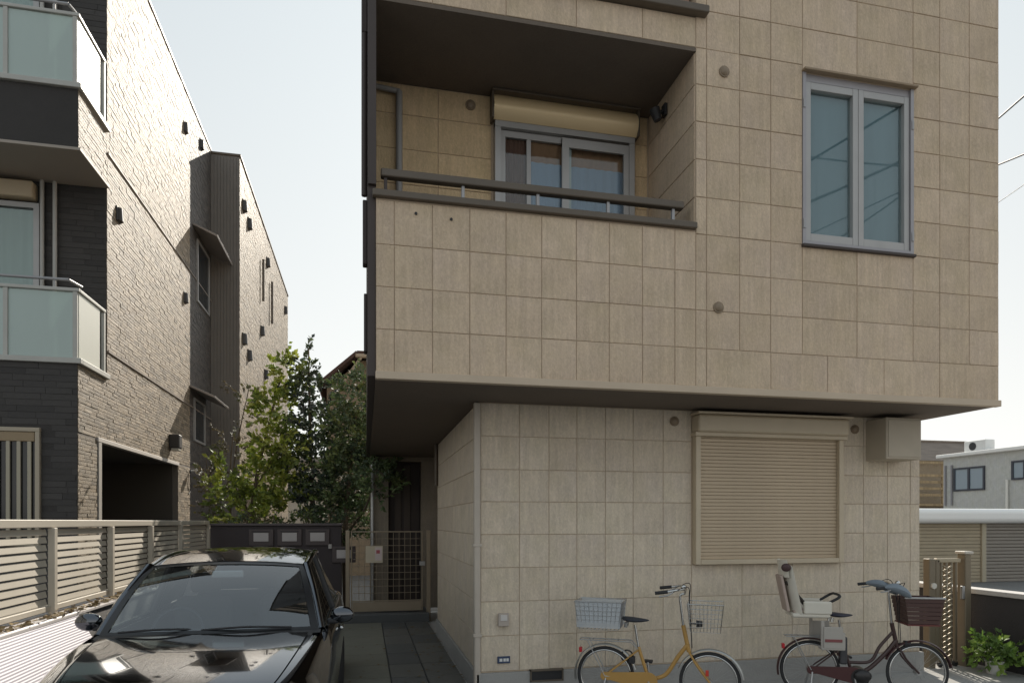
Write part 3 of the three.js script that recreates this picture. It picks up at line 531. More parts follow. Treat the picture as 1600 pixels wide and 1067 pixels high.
// ---------------------------------------------------------------- foliage
function leafGeo(list) {   // list of [x,y,z, size, normal, tone]
  const pos = [], col = [], nor = [], a = V(0, 0, 0), b = V(0, 0, 0), n = V(0, 0, 0), t = V(0, 0, 0);
  for (const [x, y, z, s, dx, dy, dz, c] of list) {
    a.set(dx, dy, dz).normalize(); t.set(rr(-1, 1), rr(-1, 1), rr(-1, 1)); b.crossVectors(a, t).normalize(); n.crossVectors(b, a).normalize();
    const w = s * .3, P = (l, q, k) => [x + a.x * l * s + b.x * q * w + n.x * k * s, y + a.y * l * s + b.y * q * w + n.y * k * s, z + a.z * l * s + b.z * q * w + n.z * k * s];
    const p0 = P(0, 0, 0), pl = P(.5, 1, .08), pr = P(.5, -1, .08), p1 = P(1, 0, -.08), pm = P(.5, 0, 0);
    for (const tri of [[p0, pr, pm], [pm, pr, p1], [p0, pm, pl], [pm, p1, pl]]) for (const q of tri) { pos.push(...q); col.push(...c); nor.push(n.x, n.y, n.z); }
  }
  const g = new THREE.BufferGeometry(); g.setAttribute('position', new THREE.Float32BufferAttribute(pos, 3)); g.setAttribute('color', new THREE.Float32BufferAttribute(col, 3)); g.computeVertexNormals(); return g;
}
const LEAF = new THREE.MeshPhysicalMaterial({ color: 0xffffff, vertexColors: true, roughness: .7, transmission: .4, thickness: 0, side: THREE.DoubleSide });
const BARK = std([.16, .12, .085], .95, { map: rep(barkMap, 1, 2), bumpMap: barkMap, bumpScale: .006 });
function crown(blobs, tones, size, twigs) {
  // every blob holds sprays: a twig with leaves along it; returns leaves and the twig bars
  const L = [];
  for (const [cx, cy, cz, rx, ry, rz, n] of blobs) for (let i = 0; i < n; i++) {
    let dx, dy, dz; do { dx = rr(-1, 1); dy = rr(-1, 1); dz = rr(-1, 1); } while (dx * dx + dy * dy + dz * dz > 1);
    const k = .62 + .38 * rnd(), m = Math.hypot(dx, dy, dz) || 1, f = k / Math.pow(m, .45);
    const px = cx + dx * rx * f, py = cy + dy * ry * f, pz = cz + dz * rz * f;
    const ox = dx + rr(-.5, .5), oy = dy * .6 + rr(-.2, .7), oz = dz + rr(-.5, .5), ol = Math.hypot(ox, oy, oz), len = rr(.12, .34);
    const t = tones[Math.floor(rnd() * tones.length)], s = rr(.75, 1.25);
    if (twigs) twigs.push(bar([px, py, pz], [px + ox / ol * len, py + oy / ol * len, pz + oz / ol * len], .005, 3, .002));
    const q = 9 + Math.floor(rnd() * 8);
    for (let j = 0; j < q; j++) { const u = j / q * len; L.push([px + ox / ol * u + rr(-.02, .02), py + oy / ol * u + rr(-.02, .02), pz + oz / ol * u + rr(-.02, .02), size * rr(.7, 1.3), ox / ol + rr(-1.1, 1.1), oy / ol + rr(-1, .7), oz / ol + rr(-1.1, 1.1), [t[0] * s, t[1] * s, t[2] * s]]); }
  }
  return L;
}
function tree(name, label, cat, base, limbs, blobs, tones, size, group) {
  const T = thing(name, label, cat, group), tw = [];
  const lv = crown(blobs, tones, size, tw);
  mesh('trunk', limbs.map(([pts, r0, r1]) => {
    const c = new THREE.CatmullRomCurve3(pts.map(p => V(...p))), n = 14, g = new THREE.TubeGeometry(c, n, 1, 8), p = g.attributes.position, q = V(0, 0, 0);
    for (let i = 0; i <= n; i++) { c.getPointAt(i / n, q); const r = r0 + (r1 - r0) * i / n; for (let j = 0; j <= 8; j++) { const k = i * 9 + j; p.setXYZ(k, q.x + (p.getX(k) - q.x) * r, q.y + (p.getY(k) - q.y) * r, q.z + (p.getZ(k) - q.z) * r); } }
    return g;
  }), BARK, T);
  mesh('twigs', tw, BARK, T).userData.kind = 'stuff';
  mesh('crown', leafGeo(lv), LEAF, T).userData.kind = 'stuff';
  return rebase(T, ...base);
}
const YG = [[.30, .36, .05], [.24, .31, .045], [.36, .39, .07], [.17, .23, .045]], DG = [[.09, .14, .05], [.11, .17, .055], [.07, .11, .055], [.15, .20, .06]], BG = [[.05, .075, .05], [.06, .095, .055], [.04, .055, .06], [.08, .115, .05]], OL = [[.13, .12, .05], [.10, .11, .04], [.16, .13, .07], [.09, .075, .05]];
tree('slender_tree', 'slender yellow green tree standing behind the dark letter box wall', 'tree', [-2.1, 0, -13.6],
  [[[[-2.1, 0, -13.6], [-2.14, 1.6, -13.6], [-2.05, 2.6, -13.7], [-1.85, 3.6, -13.8], [-1.6, 4.7, -13.9]], .06, .015], [[[-2.05, 2.4, -13.7], [-1.7, 3.0, -13.5], [-1.4, 3.5, -13.4]], .03, .01], [[[-2.1, 1.8, -13.6], [-2.5, 2.6, -13.7], [-2.5, 3.4, -13.8]], .03, .01]],
  [[-1.52, 4.72, -13.9, .32, .34, .3, 40], [-1.75, 3.95, -13.8, .46, .34, .4, 50], [-1.62, 3.2, -13.6, .5, .42, .45, 80], [-1.9, 2.6, -13.6, .48, .4, .4, 60], [-2.55, 2.45, -13.7, .42, .55, .35, 50], [-2.2, 1.95, -13.6, .65, .4, .4, 75], [-1.4, 2.3, -13.5, .4, .4, .3, 40]], YG, .11);
tree('pointed_evergreen', 'dark evergreen with a pointed top, middle of the trees behind the letter box wall', 'tree', [-1.0, 0, -13.9],
  [[[[-1.0, 0, -13.9], [-1.0, 1.6, -13.9], [-1.06, 3, -13.9], [-1.1, 5.2, -13.9]], .08, .012], [[[-1.0, 1.5, -13.9], [-.7, 2.2, -13.8], [-.5, 3.0, -13.8]], .035, .01]],
  [[-1.12, 4.85, -13.9, .16, .45, .14, 26], [-1.0, 4.35, -13.9, .46, .42, .35, 60], [-.95, 3.65, -13.9, .66, .5, .5, 120], [-1.0, 2.95, -13.9, .8, .55, .55, 190], [-.75, 2.3, -13.8, .7, .55, .5, 160]], BG, .09);
tree('bushy_tree', 'broad dark green tree close against the left side of the panelled house', 'tree', [-.35, 0, -13.4],
  [[[[-.35, 0, -13.4], [-.38, 1.4, -13.4], [-.3, 2.6, -13.4], [-.15, 3.9, -13.4]], .07, .02], [[[-.35, 1.5, -13.4], [0, 2.0, -12.9], [.18, 2.5, -12.3]], .03, .01]],
  [[-.1, 4.2, -13.5, .46, .55, .45, 150], [-.2, 3.4, -13.5, .66, .65, .5, 240], [-.25, 2.6, -13.4, .76, .65, .5, 240], [.24, 2.45, -12.22, .32, .45, .16, 60], [.15, 3.2, -13.2, .3, .5, .25, 70], [-.4, 1.8, -13.3, .7, .5, .4, 140]], DG, .085);
tree('climbing_shrub', 'thin olive brown shrub growing up the far brick wing, left of the trees', 'shrub', [-2.75, 0, -14.6],
  [[[[-2.75, 0, -14.6], [-2.7, 1.8, -14.6], [-2.6, 3.2, -14.7], [-2.35, 4.6, -14.8]], .035, .008], [[[-2.7, 1.6, -14.6], [-3.1, 2.4, -14.6], [-3.15, 3.1, -14.6]], .02, .006]],
  [[-2.5, 4.2, -14.8, .28, .6, .2, 18], [-2.65, 3.1, -14.7, .35, .7, .3, 30], [-3.05, 2.6, -14.6, .3, .5, .3, 22], [-2.8, 2.0, -14.6, .5, .5, .3, 34]], OL, .075);
tree('hedge_shrub', 'low dry looking hedge just above the top of the letter box wall', 'shrub', [-1.4, 0, -12.8],
  [[[[-1.4, 0, -12.8], [-1.45, .9, -12.8], [-1.5, 1.7, -12.8]], .03, .01]],
  [[-1.95, 1.62, -12.75, .5, .26, .25, 36], [-1.2, 1.6, -12.8, .6, .26, .25, 44], [-.6, 1.62, -12.8, .4, .3, .25, 34]], [...OL, ...DG], .065);
{
  const P = thing('potted_plant', 'leafy green plant in a white pot at the lower right edge', 'potted plant');
  const x = 7.04, z = -6.28;
  mesh('pot', new THREE.LatheGeometry([[0, .012], [.085, .012], [.10, .02], [.115, .175], [.128, .18], [.128, .20], [.112, .20], [.106, .17], [0, .17]].map(p => new THREE.Vector2(...p)), 28).translate(x, 0, z), std([.62, .60, .57], .6, { map: metalMap }), P);
  mesh('soil', new THREE.CylinderGeometry(.105, .105, .02, 20).translate(x, .172, z), std([.04, .03, .02], 1), P);
  const lv = crown([[x, .29, z, .19, .08, .17, 34], [x - .12, .28, z + .02, .13, .07, .12, 16], [x + .10, .28, z + .03, .13, .07, .12, 16], [x - .05, .33, z, .12, .07, .1, 10]], [[.22, .36, .05], [.17, .29, .045], [.28, .40, .07], [.12, .21, .04]], .085);
  mesh('foliage', leafGeo(lv), LEAF, P).userData.kind = 'stuff';
  const fl = []; for (let i = 0; i < 34; i++) fl.push([x + rr(-.25, .25),   .29 + rr(-.02, .1), z + rr(-.2, .2), .03, rr(-1, 1), rr(0, 1), rr(-1, 1), [.75, .72, .7]]);
  mesh('flowers', leafGeo(fl), LEAF, P).userData.kind = 'stuff';
  rebase(P, x, 0, z); P.scale.setScalar(.86);
}
// ---------------------------------------------------------------- overhead wires
{
  const WM = std([.03, .03, .035], .6);
  const wire = (a, b, r, label) => {   // sagging cable through a and b, carried on past both
    const A = V(...a), B = V(...b), d = B.clone().sub(A), pts = [];
    for (let t = -1.6; t <= 3.01; t += .2) { const p = A.clone().addScaledVector(d, t); p.y += .06 * t * (t - 1); pts.push(p); }
    const m = mesh(numbered('overhead_wire'), new THREE.TubeGeometry(new THREE.CatmullRomCurve3(pts), 60, r, 6), WM, scene);
    tag(m, label, 'cable');
  };
  wire([14.76, 11.14, -14.16], [11.61, 9.67, -8.71], .022, 'thick black wire in the sky, uppermost at the right edge');
  wire([14.76, 10.43, -14.16], [11.61, 8.23, -8.71], .022, 'black wire in the sky, second from the top at the right edge');
  wire([14.76, 9.19, -14.16], [11.61, 8.02, -8.71], .008, 'thin faint wire in the sky, lowest of three at the right edge');
  wire([10.39, 10.40, 2.5], [12.79, 10.47, 2.5], .02, 'level street wire mirrored in the casement window panes');
  wire([10.39, 9.37, 2.5], [12.79, 10.56, 2.5], .035, 'thick slanting street wire mirrored across the casement window');
  wire([11.2, 8.6, 2.5], [12.79, 9.7, 2.5], .022, 'slanting street wire mirrored low in the right casement pane');
}
// ---------------------------------------------------------------- black car
{
  const C = thing('parked_car', 'black car parked nose out in front of the letter box wall', 'car');
  // local frame: +z forward, x lateral, cowl centre near z = 0; placed at the end
  const PAINT = phy([.085, .092, .105], .09, { clearcoat: 1, clearcoatRoughness: .015, metalness: 1 });
  const PL = std([.02, .02, .022], .55);
  const cr = (a, t) => { // catmull-rom through [[key, v1, v2...]] at t
    let i = 0; while (i < a.length - 2 && t > a[i + 1][0]) i++;
    const p1 = a[i], p2 = a[i + 1], p0 = a[Math.max(0, i - 1)], p3 = a[Math.min(a.length - 1, i + 2)], u = Math.max(0, Math.min(1, (t - p1[0]) / (p2[0] - p1[0])));
    return p1.slice(1).map((v, k) => { const m1 = (p2[k + 1] - p0[k + 1]) / Math.max(1e-6, p2[0] - p0[0]) * (p2[0] - p1[0]), m2 = (p3[k + 1] - v) / Math.max(1e-6, p3[0] - p1[0]) * (p2[0] - p1[0]), u2 = u * u, u3 = u2 * u;
      return (2 * u3 - 3 * u2 + 1) * v + (u3 - 2 * u2 + u) * m1 + (-2 * u3 + 3 * u2) * p2[k + 1] + (u3 - u2) * m2; });
  };
  // stations: z, centre top y, crest half width, crest y, waist half width, waist y, sill half width
  const ST = [[-3.3, .92, .70, .90, .78, .62, .72], [-2.9, .97, .76, .95, .84, .66, .80], [-1.6, .97, .78, .955, .86, .68, .83], [-.4, .97, .78, .955, .86, .68, .83], [0, .975, .775, .955, .86, .68, .83], [.35, .945, .75, .93, .855, .66, .83], [.7, .905, .71, .885, .845, .63, .82], [1.0, .85, .655, .825, .82, .60, .80], [1.2, .785, .58, .755, .76, .56, .74], [1.3, .70, .50, .68, .66, .52, .66]];
  const sec = (z, s) => { // s 0 centre .. 1 sill
    const [yt, cw, cy, ww, wy, sw] = cr(ST, z);
    const pts = [[0, 0, yt], [.2, cw * .42, yt - .004], [.4, cw * .8, (yt * .62 + cy * .38)], [.52, cw * .97, cy + .004], [.6, cw + (ww - cw) * .42, cy - .035], [.75, ww - .006, wy + .09], [.85, ww, wy - .04], [1, sw, .22]];
    return cr(pts, s);
  };
  const NZ = 60;
  const surf = (z0, z1, s0, s1, sgn, nz, ns, lift = 0) => grid(ns, nz, (u, v) => { const z = z0 + (z1 - z0) * v, [x, y] = sec(z, s0 + (s1 - s0) * u); return [sgn * x, y + lift, z]; });
  const two = new THREE.Mesh().material; 
  for (const m of [PAINT]) m.side = THREE.DoubleSide;
  const body = [];
  for (const s of [-1, 1]) body.push(surf(-3.3, 1.3, .535, 1, s, NZ, 26), surf(-3.3, -2.55, 0, .535, s, 10, 14), surf(.22, 1.3, .46, .535, s, 30, 5));
  body.push(grid(20, 8, (u, v) => { const k = u * 2 - 1, [x, y] = sec(1.3, Math.abs(k)); return [Math.sign(k) * x, y * (1 - v) + .25 * v, 1.3 + .03 * Math.sin(v * 3) - .1 * 0]; }));
  body.push(grid(20, 6, (u, v) => { const k = u * 2 - 1, [x, y] = sec(-3.3, Math.abs(k)); return [Math.sign(k) * x, y * (1 - v) + .25 * v, -3.3 - .04 * Math.sin(v * 3)]; }));
  mesh('body', body, PAINT, C);
  mesh('bonnet', [-1, 1].map(s => surf(.14, 1.27, 0, .452, s, 30, 16, .004)), PAINT, C);
  for (const s of [-1, 1]) mesh('shut_line', surf(.1, 1.28, .44, .475, s, 20, 2, -.012), BLACK, C);
  // cowl and wipers
  mesh('cowl', grid(24, 4, (u, v) => { const k = u * 2 - 1; return [k * .75, .955 - .01 * k * k + v * .012, .16 - .12 * k * k - .10 * v + .02]; }), PL, C);
  // windscreen and roof; cabin curves
  const base = k => [k * .735, .965 - .012 * k * k, .10 - .13 * k * k], top = k => [k * .575, 1.432 - .035 * k * k, -.60 - .05 * k * k];
  const ws = (k, v) => { const a = base(k), b = top(k), bow = .035 * Math.sin(Math.PI * v); return [a[0] + (b[0] - a[0]) * v, a[1] + (b[1] - a[1]) * v + bow, a[2] + (b[2] - a[2]) * v + bow * .7]; };
  mesh('windscreen', grid(28, 14, (u, v) => ws((u * 2 - 1) * .965, .02 + v * .95)), phy([.72, .80, .82], .02, { transmission: 1, thickness: 0, ior: 2.3, side: THREE.DoubleSide }), C);
  const edge = (k0, k1, v0, v1, lift = .004) => grid(24, 12, (u, v) => { const p = ws(k0 + (k1 - k0) * u, v0 + (v1 - v0) * v); return [p[0], p[1] + lift, p[2] + lift]; });
  mesh('windscreen_surround', [edge(-1, -.93, 0, 1), edge(.93, 1, 0, 1), edge(-.95, .95, .935, 1), edge(-.95, .95, 0, .035)], std([.012, .012, .013], .3, { side: THREE.DoubleSide }), C);
  const ROOF = [[-2.75, 1.36, .50], [-2.2, 1.475, .56], [-1.5, 1.515, .585], [-1.0, 1.495, .585], [-.72, 1.452, .58], [-.56, 1.418, .572]];
  mesh('roof', grid(24, 30, (u, v) => { const k = u * 2 - 1, z = -2.75 + v * 2.17, [y, w] = cr(ROOF, z); return [k * w, y - .05 * Math.pow(Math.abs(k), 3), z - .10 * k * k * v]; }), PAINT, C);
  mesh('sun_strip', grid(20, 2, (u, v) => { const k = u * 2 - 1, z = -.60 + v * .03, p = top(k); return [p[0], p[1] + .006, p[2] + .012 - v * .03]; }), PAINT, C);
  const PIL = (pts, r) => tube(pts, r, 8, false, 10);
  for (const s of [-1, 1]) {
    mesh('pillar', PIL([[s * .752, .945, -.06], [s * .675, 1.20, -.36], [s * .595, 1.395, -.64]], .03), PAINT, C);
    mesh('roof_rail', PIL([[s * .592, 1.392, -.68], [s * .598, 1.445, -1.1], [s * .595, 1.46, -1.6], [s * .57, 1.42, -2.2], [s * .51, 1.31, -2.76]], .028), PAINT, C);
    const bl = z => .775, tp = z => { const [y, w] = cr(ROOF, z); return [w + .005, y - .045]; };
    const sideG = (z0, z1, lean = 0) => grid(10, 6, (u, v) => { const z = z0 + (z1 - z0) * u, [tw, ty] = tp(Math.min(-.72, z)); const zz = z - lean * v * (1 - u); return [s * (.775 + (tw - .775) * v), .95 + (ty - .95) * v, zz - (u < .01 ? 0 : 0)]; });
    mesh('side_window', grid(10, 6, (u, v) => { const zt = -.70 - u * .62, zb = -.14 - u * 1.18, z = zb + (zt - zb) * v, [tw, ty] = tp(zt); return [s * (.775 + (tw - .775) * v), .95 + (ty - .95) * v, z]; }), phy([.55, .6, .6], .02, { transmission: 1, thickness: 0, side: THREE.DoubleSide }), C);
    mesh('side_window', grid(10, 6, (u, v) => { const z = -1.40 - u * (.95 - .25 * v), [tw, ty] = tp(z); return [s * (.775 + (tw - .775) * v), .95 + (ty - .95) * v, z]; }), phy([.10, .11, .11], .03, { side: THREE.DoubleSide }), C);
    mesh('pillar', PIL([[s * .778, .94, -1.36], [s * .592, 1.45, -1.36]], .03), PL, C);
    mesh('window_trim', tube([[s * .79, .952, -.16], [s * .795, .955, -1.2], [s * .785, .955, -2.5]], .010, 8), CHROME, C);
    const m = mesh('mirror', new THREE.SphereGeometry(.085, 18, 12).scale(1.1, .78, .6).translate(s * .895, 1.02, -.30), PAINT, C);
    mesh('mirror_arm', rbx(s > 0 ? .78 : -.87, s > 0 ? .87 : -.78, .955, .995, -.34, -.27, .015), PL, m);
    mesh('mirror_glass', new THREE.CircleGeometry(.065, 18).rotateY(Math.PI).scale(1.1, .75, 1).translate(s * .895, 1.02, -.353), phy([.5, .55, .6], .03, { metalness: 1, side: THREE.DoubleSide }), m);
    mesh('headlight', grid(10, 8, (u, v) => { const z = 1.02 + v * .27, [x, y] = sec(z, .60 + u * .13); return [s * (x + .006), y + .004, z + .004]; }), phy([.55, .58, .6], .08, { clearcoat: 1, side: THREE.DoubleSide }), C);
    for (const z of [.62, -2.0]) {
      const w = mesh('wheel', new THREE.TorusGeometry(.235, .085, 14, 32).rotateY(Math.PI / 2).scale(1.15, 1, 1).translate(s * .76, .315, z), RUBBER, C);
      mesh('rim', [new THREE.CylinderGeometry(.19, .19, .08, 24).rotateZ(Math.PI / 2).translate(s * .79, .315, z), ...[0, 1, 2, 3, 4].map(i => rbx(s * .79 - .02, s * .84, -.02, .17, -.025, .025, .008).rotateX(i * 1.2566).translate(0, .315, z))], STEEL, w);
    }
    mesh('door_handle', rbx(s > 0 ? .85 : -.885, s > 0 ? .885 : -.85, .80, .83, -1.15, -.95, .012), CHROME, C);
  }
  mesh('tail_screen', grid(12, 8, (u, v) => { const k = u * 2 - 1; return [k * (.68 - .19 * v), .95 + .39 * v, -3.15 + .4 * v]; }), phy([.04, .045, .05], .04, { side: THREE.DoubleSide }), C);
  for (const [x0, x1, a] of [[.55, -.05, 0], [-.02, -.58, 0]]) mesh('wiper', [tube([[x0, .985, .03], [(x0 + x1) / 2, 1.005, .09], [x1, .99, .075]], .008, 8, false, 5)], BLACK, C);
  mesh('grille', rbx(-.42, .42, .50, .60, 1.29, 1.345, .02), BLACK, C);
  mesh('bumper', rbx(-.72, .72, .24, .42, 1.18, 1.36, .07, 4), PAINT, C);
  const np = mesh('number_plate', rbx(-.165, .165, .36, .50, 1.345, 1.365, .004), WHITE, C);
  // cabin
  mesh('floor', bx(-.74, .74, .22, .27, -3.0, .1), PL, C);
  mesh('dashboard', [rbx(-.71, .71, .70, .93, -.42, -.02, .07, 4), rbx(-.70, .70, .90, .945, -.2, -.0, .02)], std([.03, .032, .034], .8), C);
  for (const x of [-.36, .36]) {
    const s = mesh('seat', [rbx(x - .25, x + .25, .35, .56, -1.35, -.8, .08, 4), rbx(x - .24, x + .24, .5, 1.08, -.09, .09, .08, 4).translate(0, 0, -1.42)], std([.045, .042, .04], .9), C);
    mesh('headrest', rbx(x - .13, x + .13, 1.10, 1.28, -1.55, -1.45, .05, 4), std([.05, .045, .042], .9), s);
  }
  mesh('rear_seat', [rbx(-.62, .62, .5, 1.05, -2.4, -2.2, .08, 4), rbx(-.62, .62, .35, .55, -2.2, -1.75, .08, 4)], std([.05, .046, .042], .9), C);
  mesh('steering_wheel', new THREE.TorusGeometry(.18, .015, 8, 28).rotateX(-.45).translate(-.36, .90, -.55), BLACK, C);
  mesh('rear_view_mirror', rbx(-.12, .12, 1.30, 1.365, -.60, -.57, .02), std([.3, .32, .33], .15, { metalness: .6 }), C);
  mesh('cabin_lining', [-1, 1].map(s => bx(s * .745, s * .76, .25, .93, -3.0, .05)), PL, C);
  C.position.set(-1.07, 0, -5.12);
}

// ---------------------------------------------------------------- bicycles
function bicycle(name, label, o) {
  const B = thing(name, label, 'bicycle', null), R = o.r, wb = o.wb, F = o.frame;
  const ring = (r, t, n = 40) => new THREE.TorusGeometry(r, t, 8, n);
  for (const [x, wn] of [[0, 'rear'], [wb, 'front']]) {
    const w = mesh('wheel', ring(R - .016, .016).translate(x, R, 0), RUBBER, B);
    mesh('rim', ring(R - .038, .011).scale(1, 1, 1.3).translate(x, R, 0), CHROME, w);
    const sp = []; for (let i = 0; i < 32; i++) { const a = i / 32 * Math.PI * 2, s = i % 2 ? 1 : -1, b = a + (i % 4 < 2 ? .55 : -.55); sp.push(bar([x + .022 * Math.cos(b), R + .022 * Math.sin(b), s * .03], [x + (R - .045) * Math.cos(a), R + (R - .045) * Math.sin(a), 0], .0014, 4)); }
    mesh('spokes', sp, STEEL, w);
    mesh('hub', bar([x, R, -.045], [x, R, .045], wn === 'rear' ? .032 : .026, 16), STEEL, w);
    const a0 = wn === 'rear' ? .25 : .15, a1 = wn === 'rear' ? 3.35 : 2.75;
    mesh('mudguard', grid(36, 6, (u, v) => { const a = a0 + (a1 - a0) * u, q = (v - .5) * Math.PI, rr2 = R + .018 + .016 * Math.cos(q); return [x + rr2 * Math.cos(a), R + rr2 * Math.sin(a), .032 * Math.sin(q)]; }), o.guard, B);
  }
  const bb = [.44, .27, 0], st = [.335, .60, 0], sp = [.30, o.seatY - .06, 0], h0 = [wb - .20, .58, 0], h1 = [wb - .255, .84, 0];
  mesh('frame', [
    bar(bb, st, .017, 12), bar(h0, h1, .021, 14),
    tube([[h0[0] - .005, .66, 0], [h0[0] - .10, .53, 0], [.60, .335, 0], [.50, .29, 0], bb], o.tube, 10, false, 12),
    ...(o.double ? [tube([[h1[0] + .01, .74, 0], [h1[0] - .12, .58, 0], [.62, .42, 0], [.395, .40, 0]], .017, 10, false, 12)] : []),
    ...[-1, 1].flatMap(s => [bar([.335, .57, s * .02], [0, R, s * .055], .0085), tube([h0, [h0[0] + .02, .555, s * .045], [h0[0] + .075, .46, s * .05], [wb, R, s * .05]], .011, 8)]), bar([bb[0], bb[1], -.05], [bb[0], bb[1], .05], .024, 14)], F, B);
  mesh('chain_stay', [-1, 1].map(s => bar([bb[0], bb[1] + .01, s * .03], [0, R, s * .055], .0095)), o.stay ?? F, B);
  mesh('seat_post', bar(st, sp, .0125, 12), CHROME, B);
  const sd = mesh('saddle', grid(18, 14, (u, v) => { const a = v * Math.PI * 2, k = u, hw = .105 * Math.pow(1 - k, .8) + .022 * Math.sin(Math.PI * Math.min(1, k * 1.02)) + .006, t = .042 * (1 - .45 * k); const e = Math.sin(Math.PI * Math.min(1, u * .985 + .008)) ** .35; return [sp[0] - .13 + .27 * k, sp[1] + .055 + t * .75 * Math.sin(a) * e + .012 * (1 - k) - .008 * Math.sin(3 * k), hw * Math.cos(a) * e]; }), o.seat, B);
  mesh('spring', [-1, 1].map(s => bar([sp[0] - .09, sp[1] - .02, s * .05], [sp[0] - .08, sp[1] + .03, s * .05], .018, 10)), CHROME, sd);
  // handlebar
  const hy = o.barY, sx = h1[0] - .03;
  mesh('stem', [bar(h1, [sx + .0, hy - .10, 0], .0125, 12), tube([[sx, hy - .10, 0], [sx + .005, hy - .05, 0], [sx + .045, hy - .035, 0]], .0125, 8)], CHROME, B);
  const T = new THREE.Group(); T.name = 'steering'; // handlebar geometry turned with the front wheel
  const hb = s => [[sx + .045, hy - .035, 0], [sx + .05, hy - .01, s * .06], [sx + .045, hy + .02, s * .15], [sx - .01, hy + .02, s * .235], [sx - .12, hy, s * .27], [sx - .20, hy - .01, s * .275]];
  mesh('handlebar', [-1, 1].map(s => tube(hb(s), .011, 8)), CHROME, B);
  for (const s of [-1, 1]) { mesh('grip', bar([sx - .10, hy + .003, s * .267], [sx - .22, hy - .012, s * .277], .017, 12), BLACK, B); mesh('brake_lever', tube([[sx - .05, hy, s * .26], [sx - .10, hy - .03, s * .275], [sx - .18, hy - .045, s * .28]], .007, 6), STEEL, B); }
  for (const s of [-1, 1]) mesh('brake_cable', tube([[sx - .05, hy, s * .26], [sx + .08, hy + .05, s * .2], [sx + .09, hy - .1, s * .05], [h0[0] + .03, .62, s * .02]], .004, 10, false, 5), BLACK, B);
  mesh('bell', new THREE.SphereGeometry(.026, 12, 8).translate(sx + .04, hy + .04, .13), CHROME, B);
  // crank, pedals, chain guard
  const ck = mesh('crank', [bar([bb[0], bb[1], .06], [bb[0] + .02, bb[1] - .165, .075], .011), bar([bb[0], bb[1], -.06], [bb[0] - .02, bb[1] + .165, -.075], .011)], STEEL, B);
  for (const s of [1, -1]) mesh('pedal', rbx(bb[0] + s * .02 - .045, bb[0] + s * .02 + .045, bb[1] - s * .165 - .012, bb[1] - s * .165 + .012, s > 0 ? .08 : -.17, s > 0 ? .17 : -.08, .008), BLACK, ck);
  const ch = new THREE.Shape(); ch.moveTo(-.05, R + .035); ch.lineTo(.40, bb[1] + .085); ch.absarc(bb[0], bb[1], .085, 1.7, -1.7, true); ch.lineTo(.06, R - .035); ch.absarc(0, R, .04, -1.2, 1.6, true);
  mesh('chain_guard', new THREE.ExtrudeGeometry(ch, { depth: .012, bevelSize: .004, bevelThickness: .004, bevelSegments: 2, curveSegments: 16 }).translate(0, 0, .045), o.chain, B);
  mesh('sprocket', ring(.03, .008, 20).translate(0, R, .04), STEEL, B);
  mesh('kick_stand', [-1, 1].map(s => bar([.01, R - .02, s * .06], [-.04, .01, s * .14], .010)), STEEL, B);
  mesh('rear_reflector', rbx(-R - .04, -R - .01, R + .20, R + .255, -.025, .025, .008).translate(.06, .02, 0), std([.5, .02, .03], .3), B);
  mesh('headlight', [new THREE.CylinderGeometry(.035, .028, .06, 16).rotateZ(Math.PI / 2).translate(wb - .10, o.lightY, .0), bar([wb - .13, o.lightY, 0], [wb - .2, o.lightY, 0], .008)], BLACK, B);
  mesh('luggage_rack', [...[-1, 1].flatMap(s => [bar([-.26, R + .36, s * .055], [.26, R + .36, s * .055], .006), bar([-.18, R + .36, s * .055], [0, R, s * .06], .005), bar([.26, R + .36, s * .055], [.335, .58, s * .02], .005)]), ...[-.26, -.13, 0, .13].map(x => bar([x, R + .36, -.055], [x, R + .36, .055], .005))], STEEL, B);
  return B;
}
function wireBasket(parent, x0, x1, y0, y1, hw, inset, mat, n = 9, m = 6) {   // open basket narrowing downwards
  const g = [], P = (u, v, w) => { const k = inset * (1 - v); return [x0 + k + (x1 - x0 - 2 * k) * u, y0 + (y1 - y0) * v, (hw - k * .8) * w]; };
  for (let j = 0; j <= m; j++) { const v = j / m, r = j === m ? .005 : .0022; for (const [a, b] of [[P(0, v, -1), P(1, v, -1)], [P(1, v, -1), P(1, v, 1)], [P(1, v, 1), P(0, v, 1)], [P(0, v, 1), P(0, v, -1)]]) g.push(bar(a, b, r, 5)); }
  for (let i = 0; i <= n; i++) { const u = i / n, w = u * 2 - 1; for (const s of [-1, 1]) g.push(bar(P(u, 0, s), P(u, 1, s), .0022, 5)); for (const e of [0, 1]) g.push(bar(P(e, 0, w), P(e, 1, w), .0022, 5)); g.push(bar(P(u, 0, -1), P(u, 0, 1), .0022, 5)); }
  return mesh('basket', g, mat, parent);
}
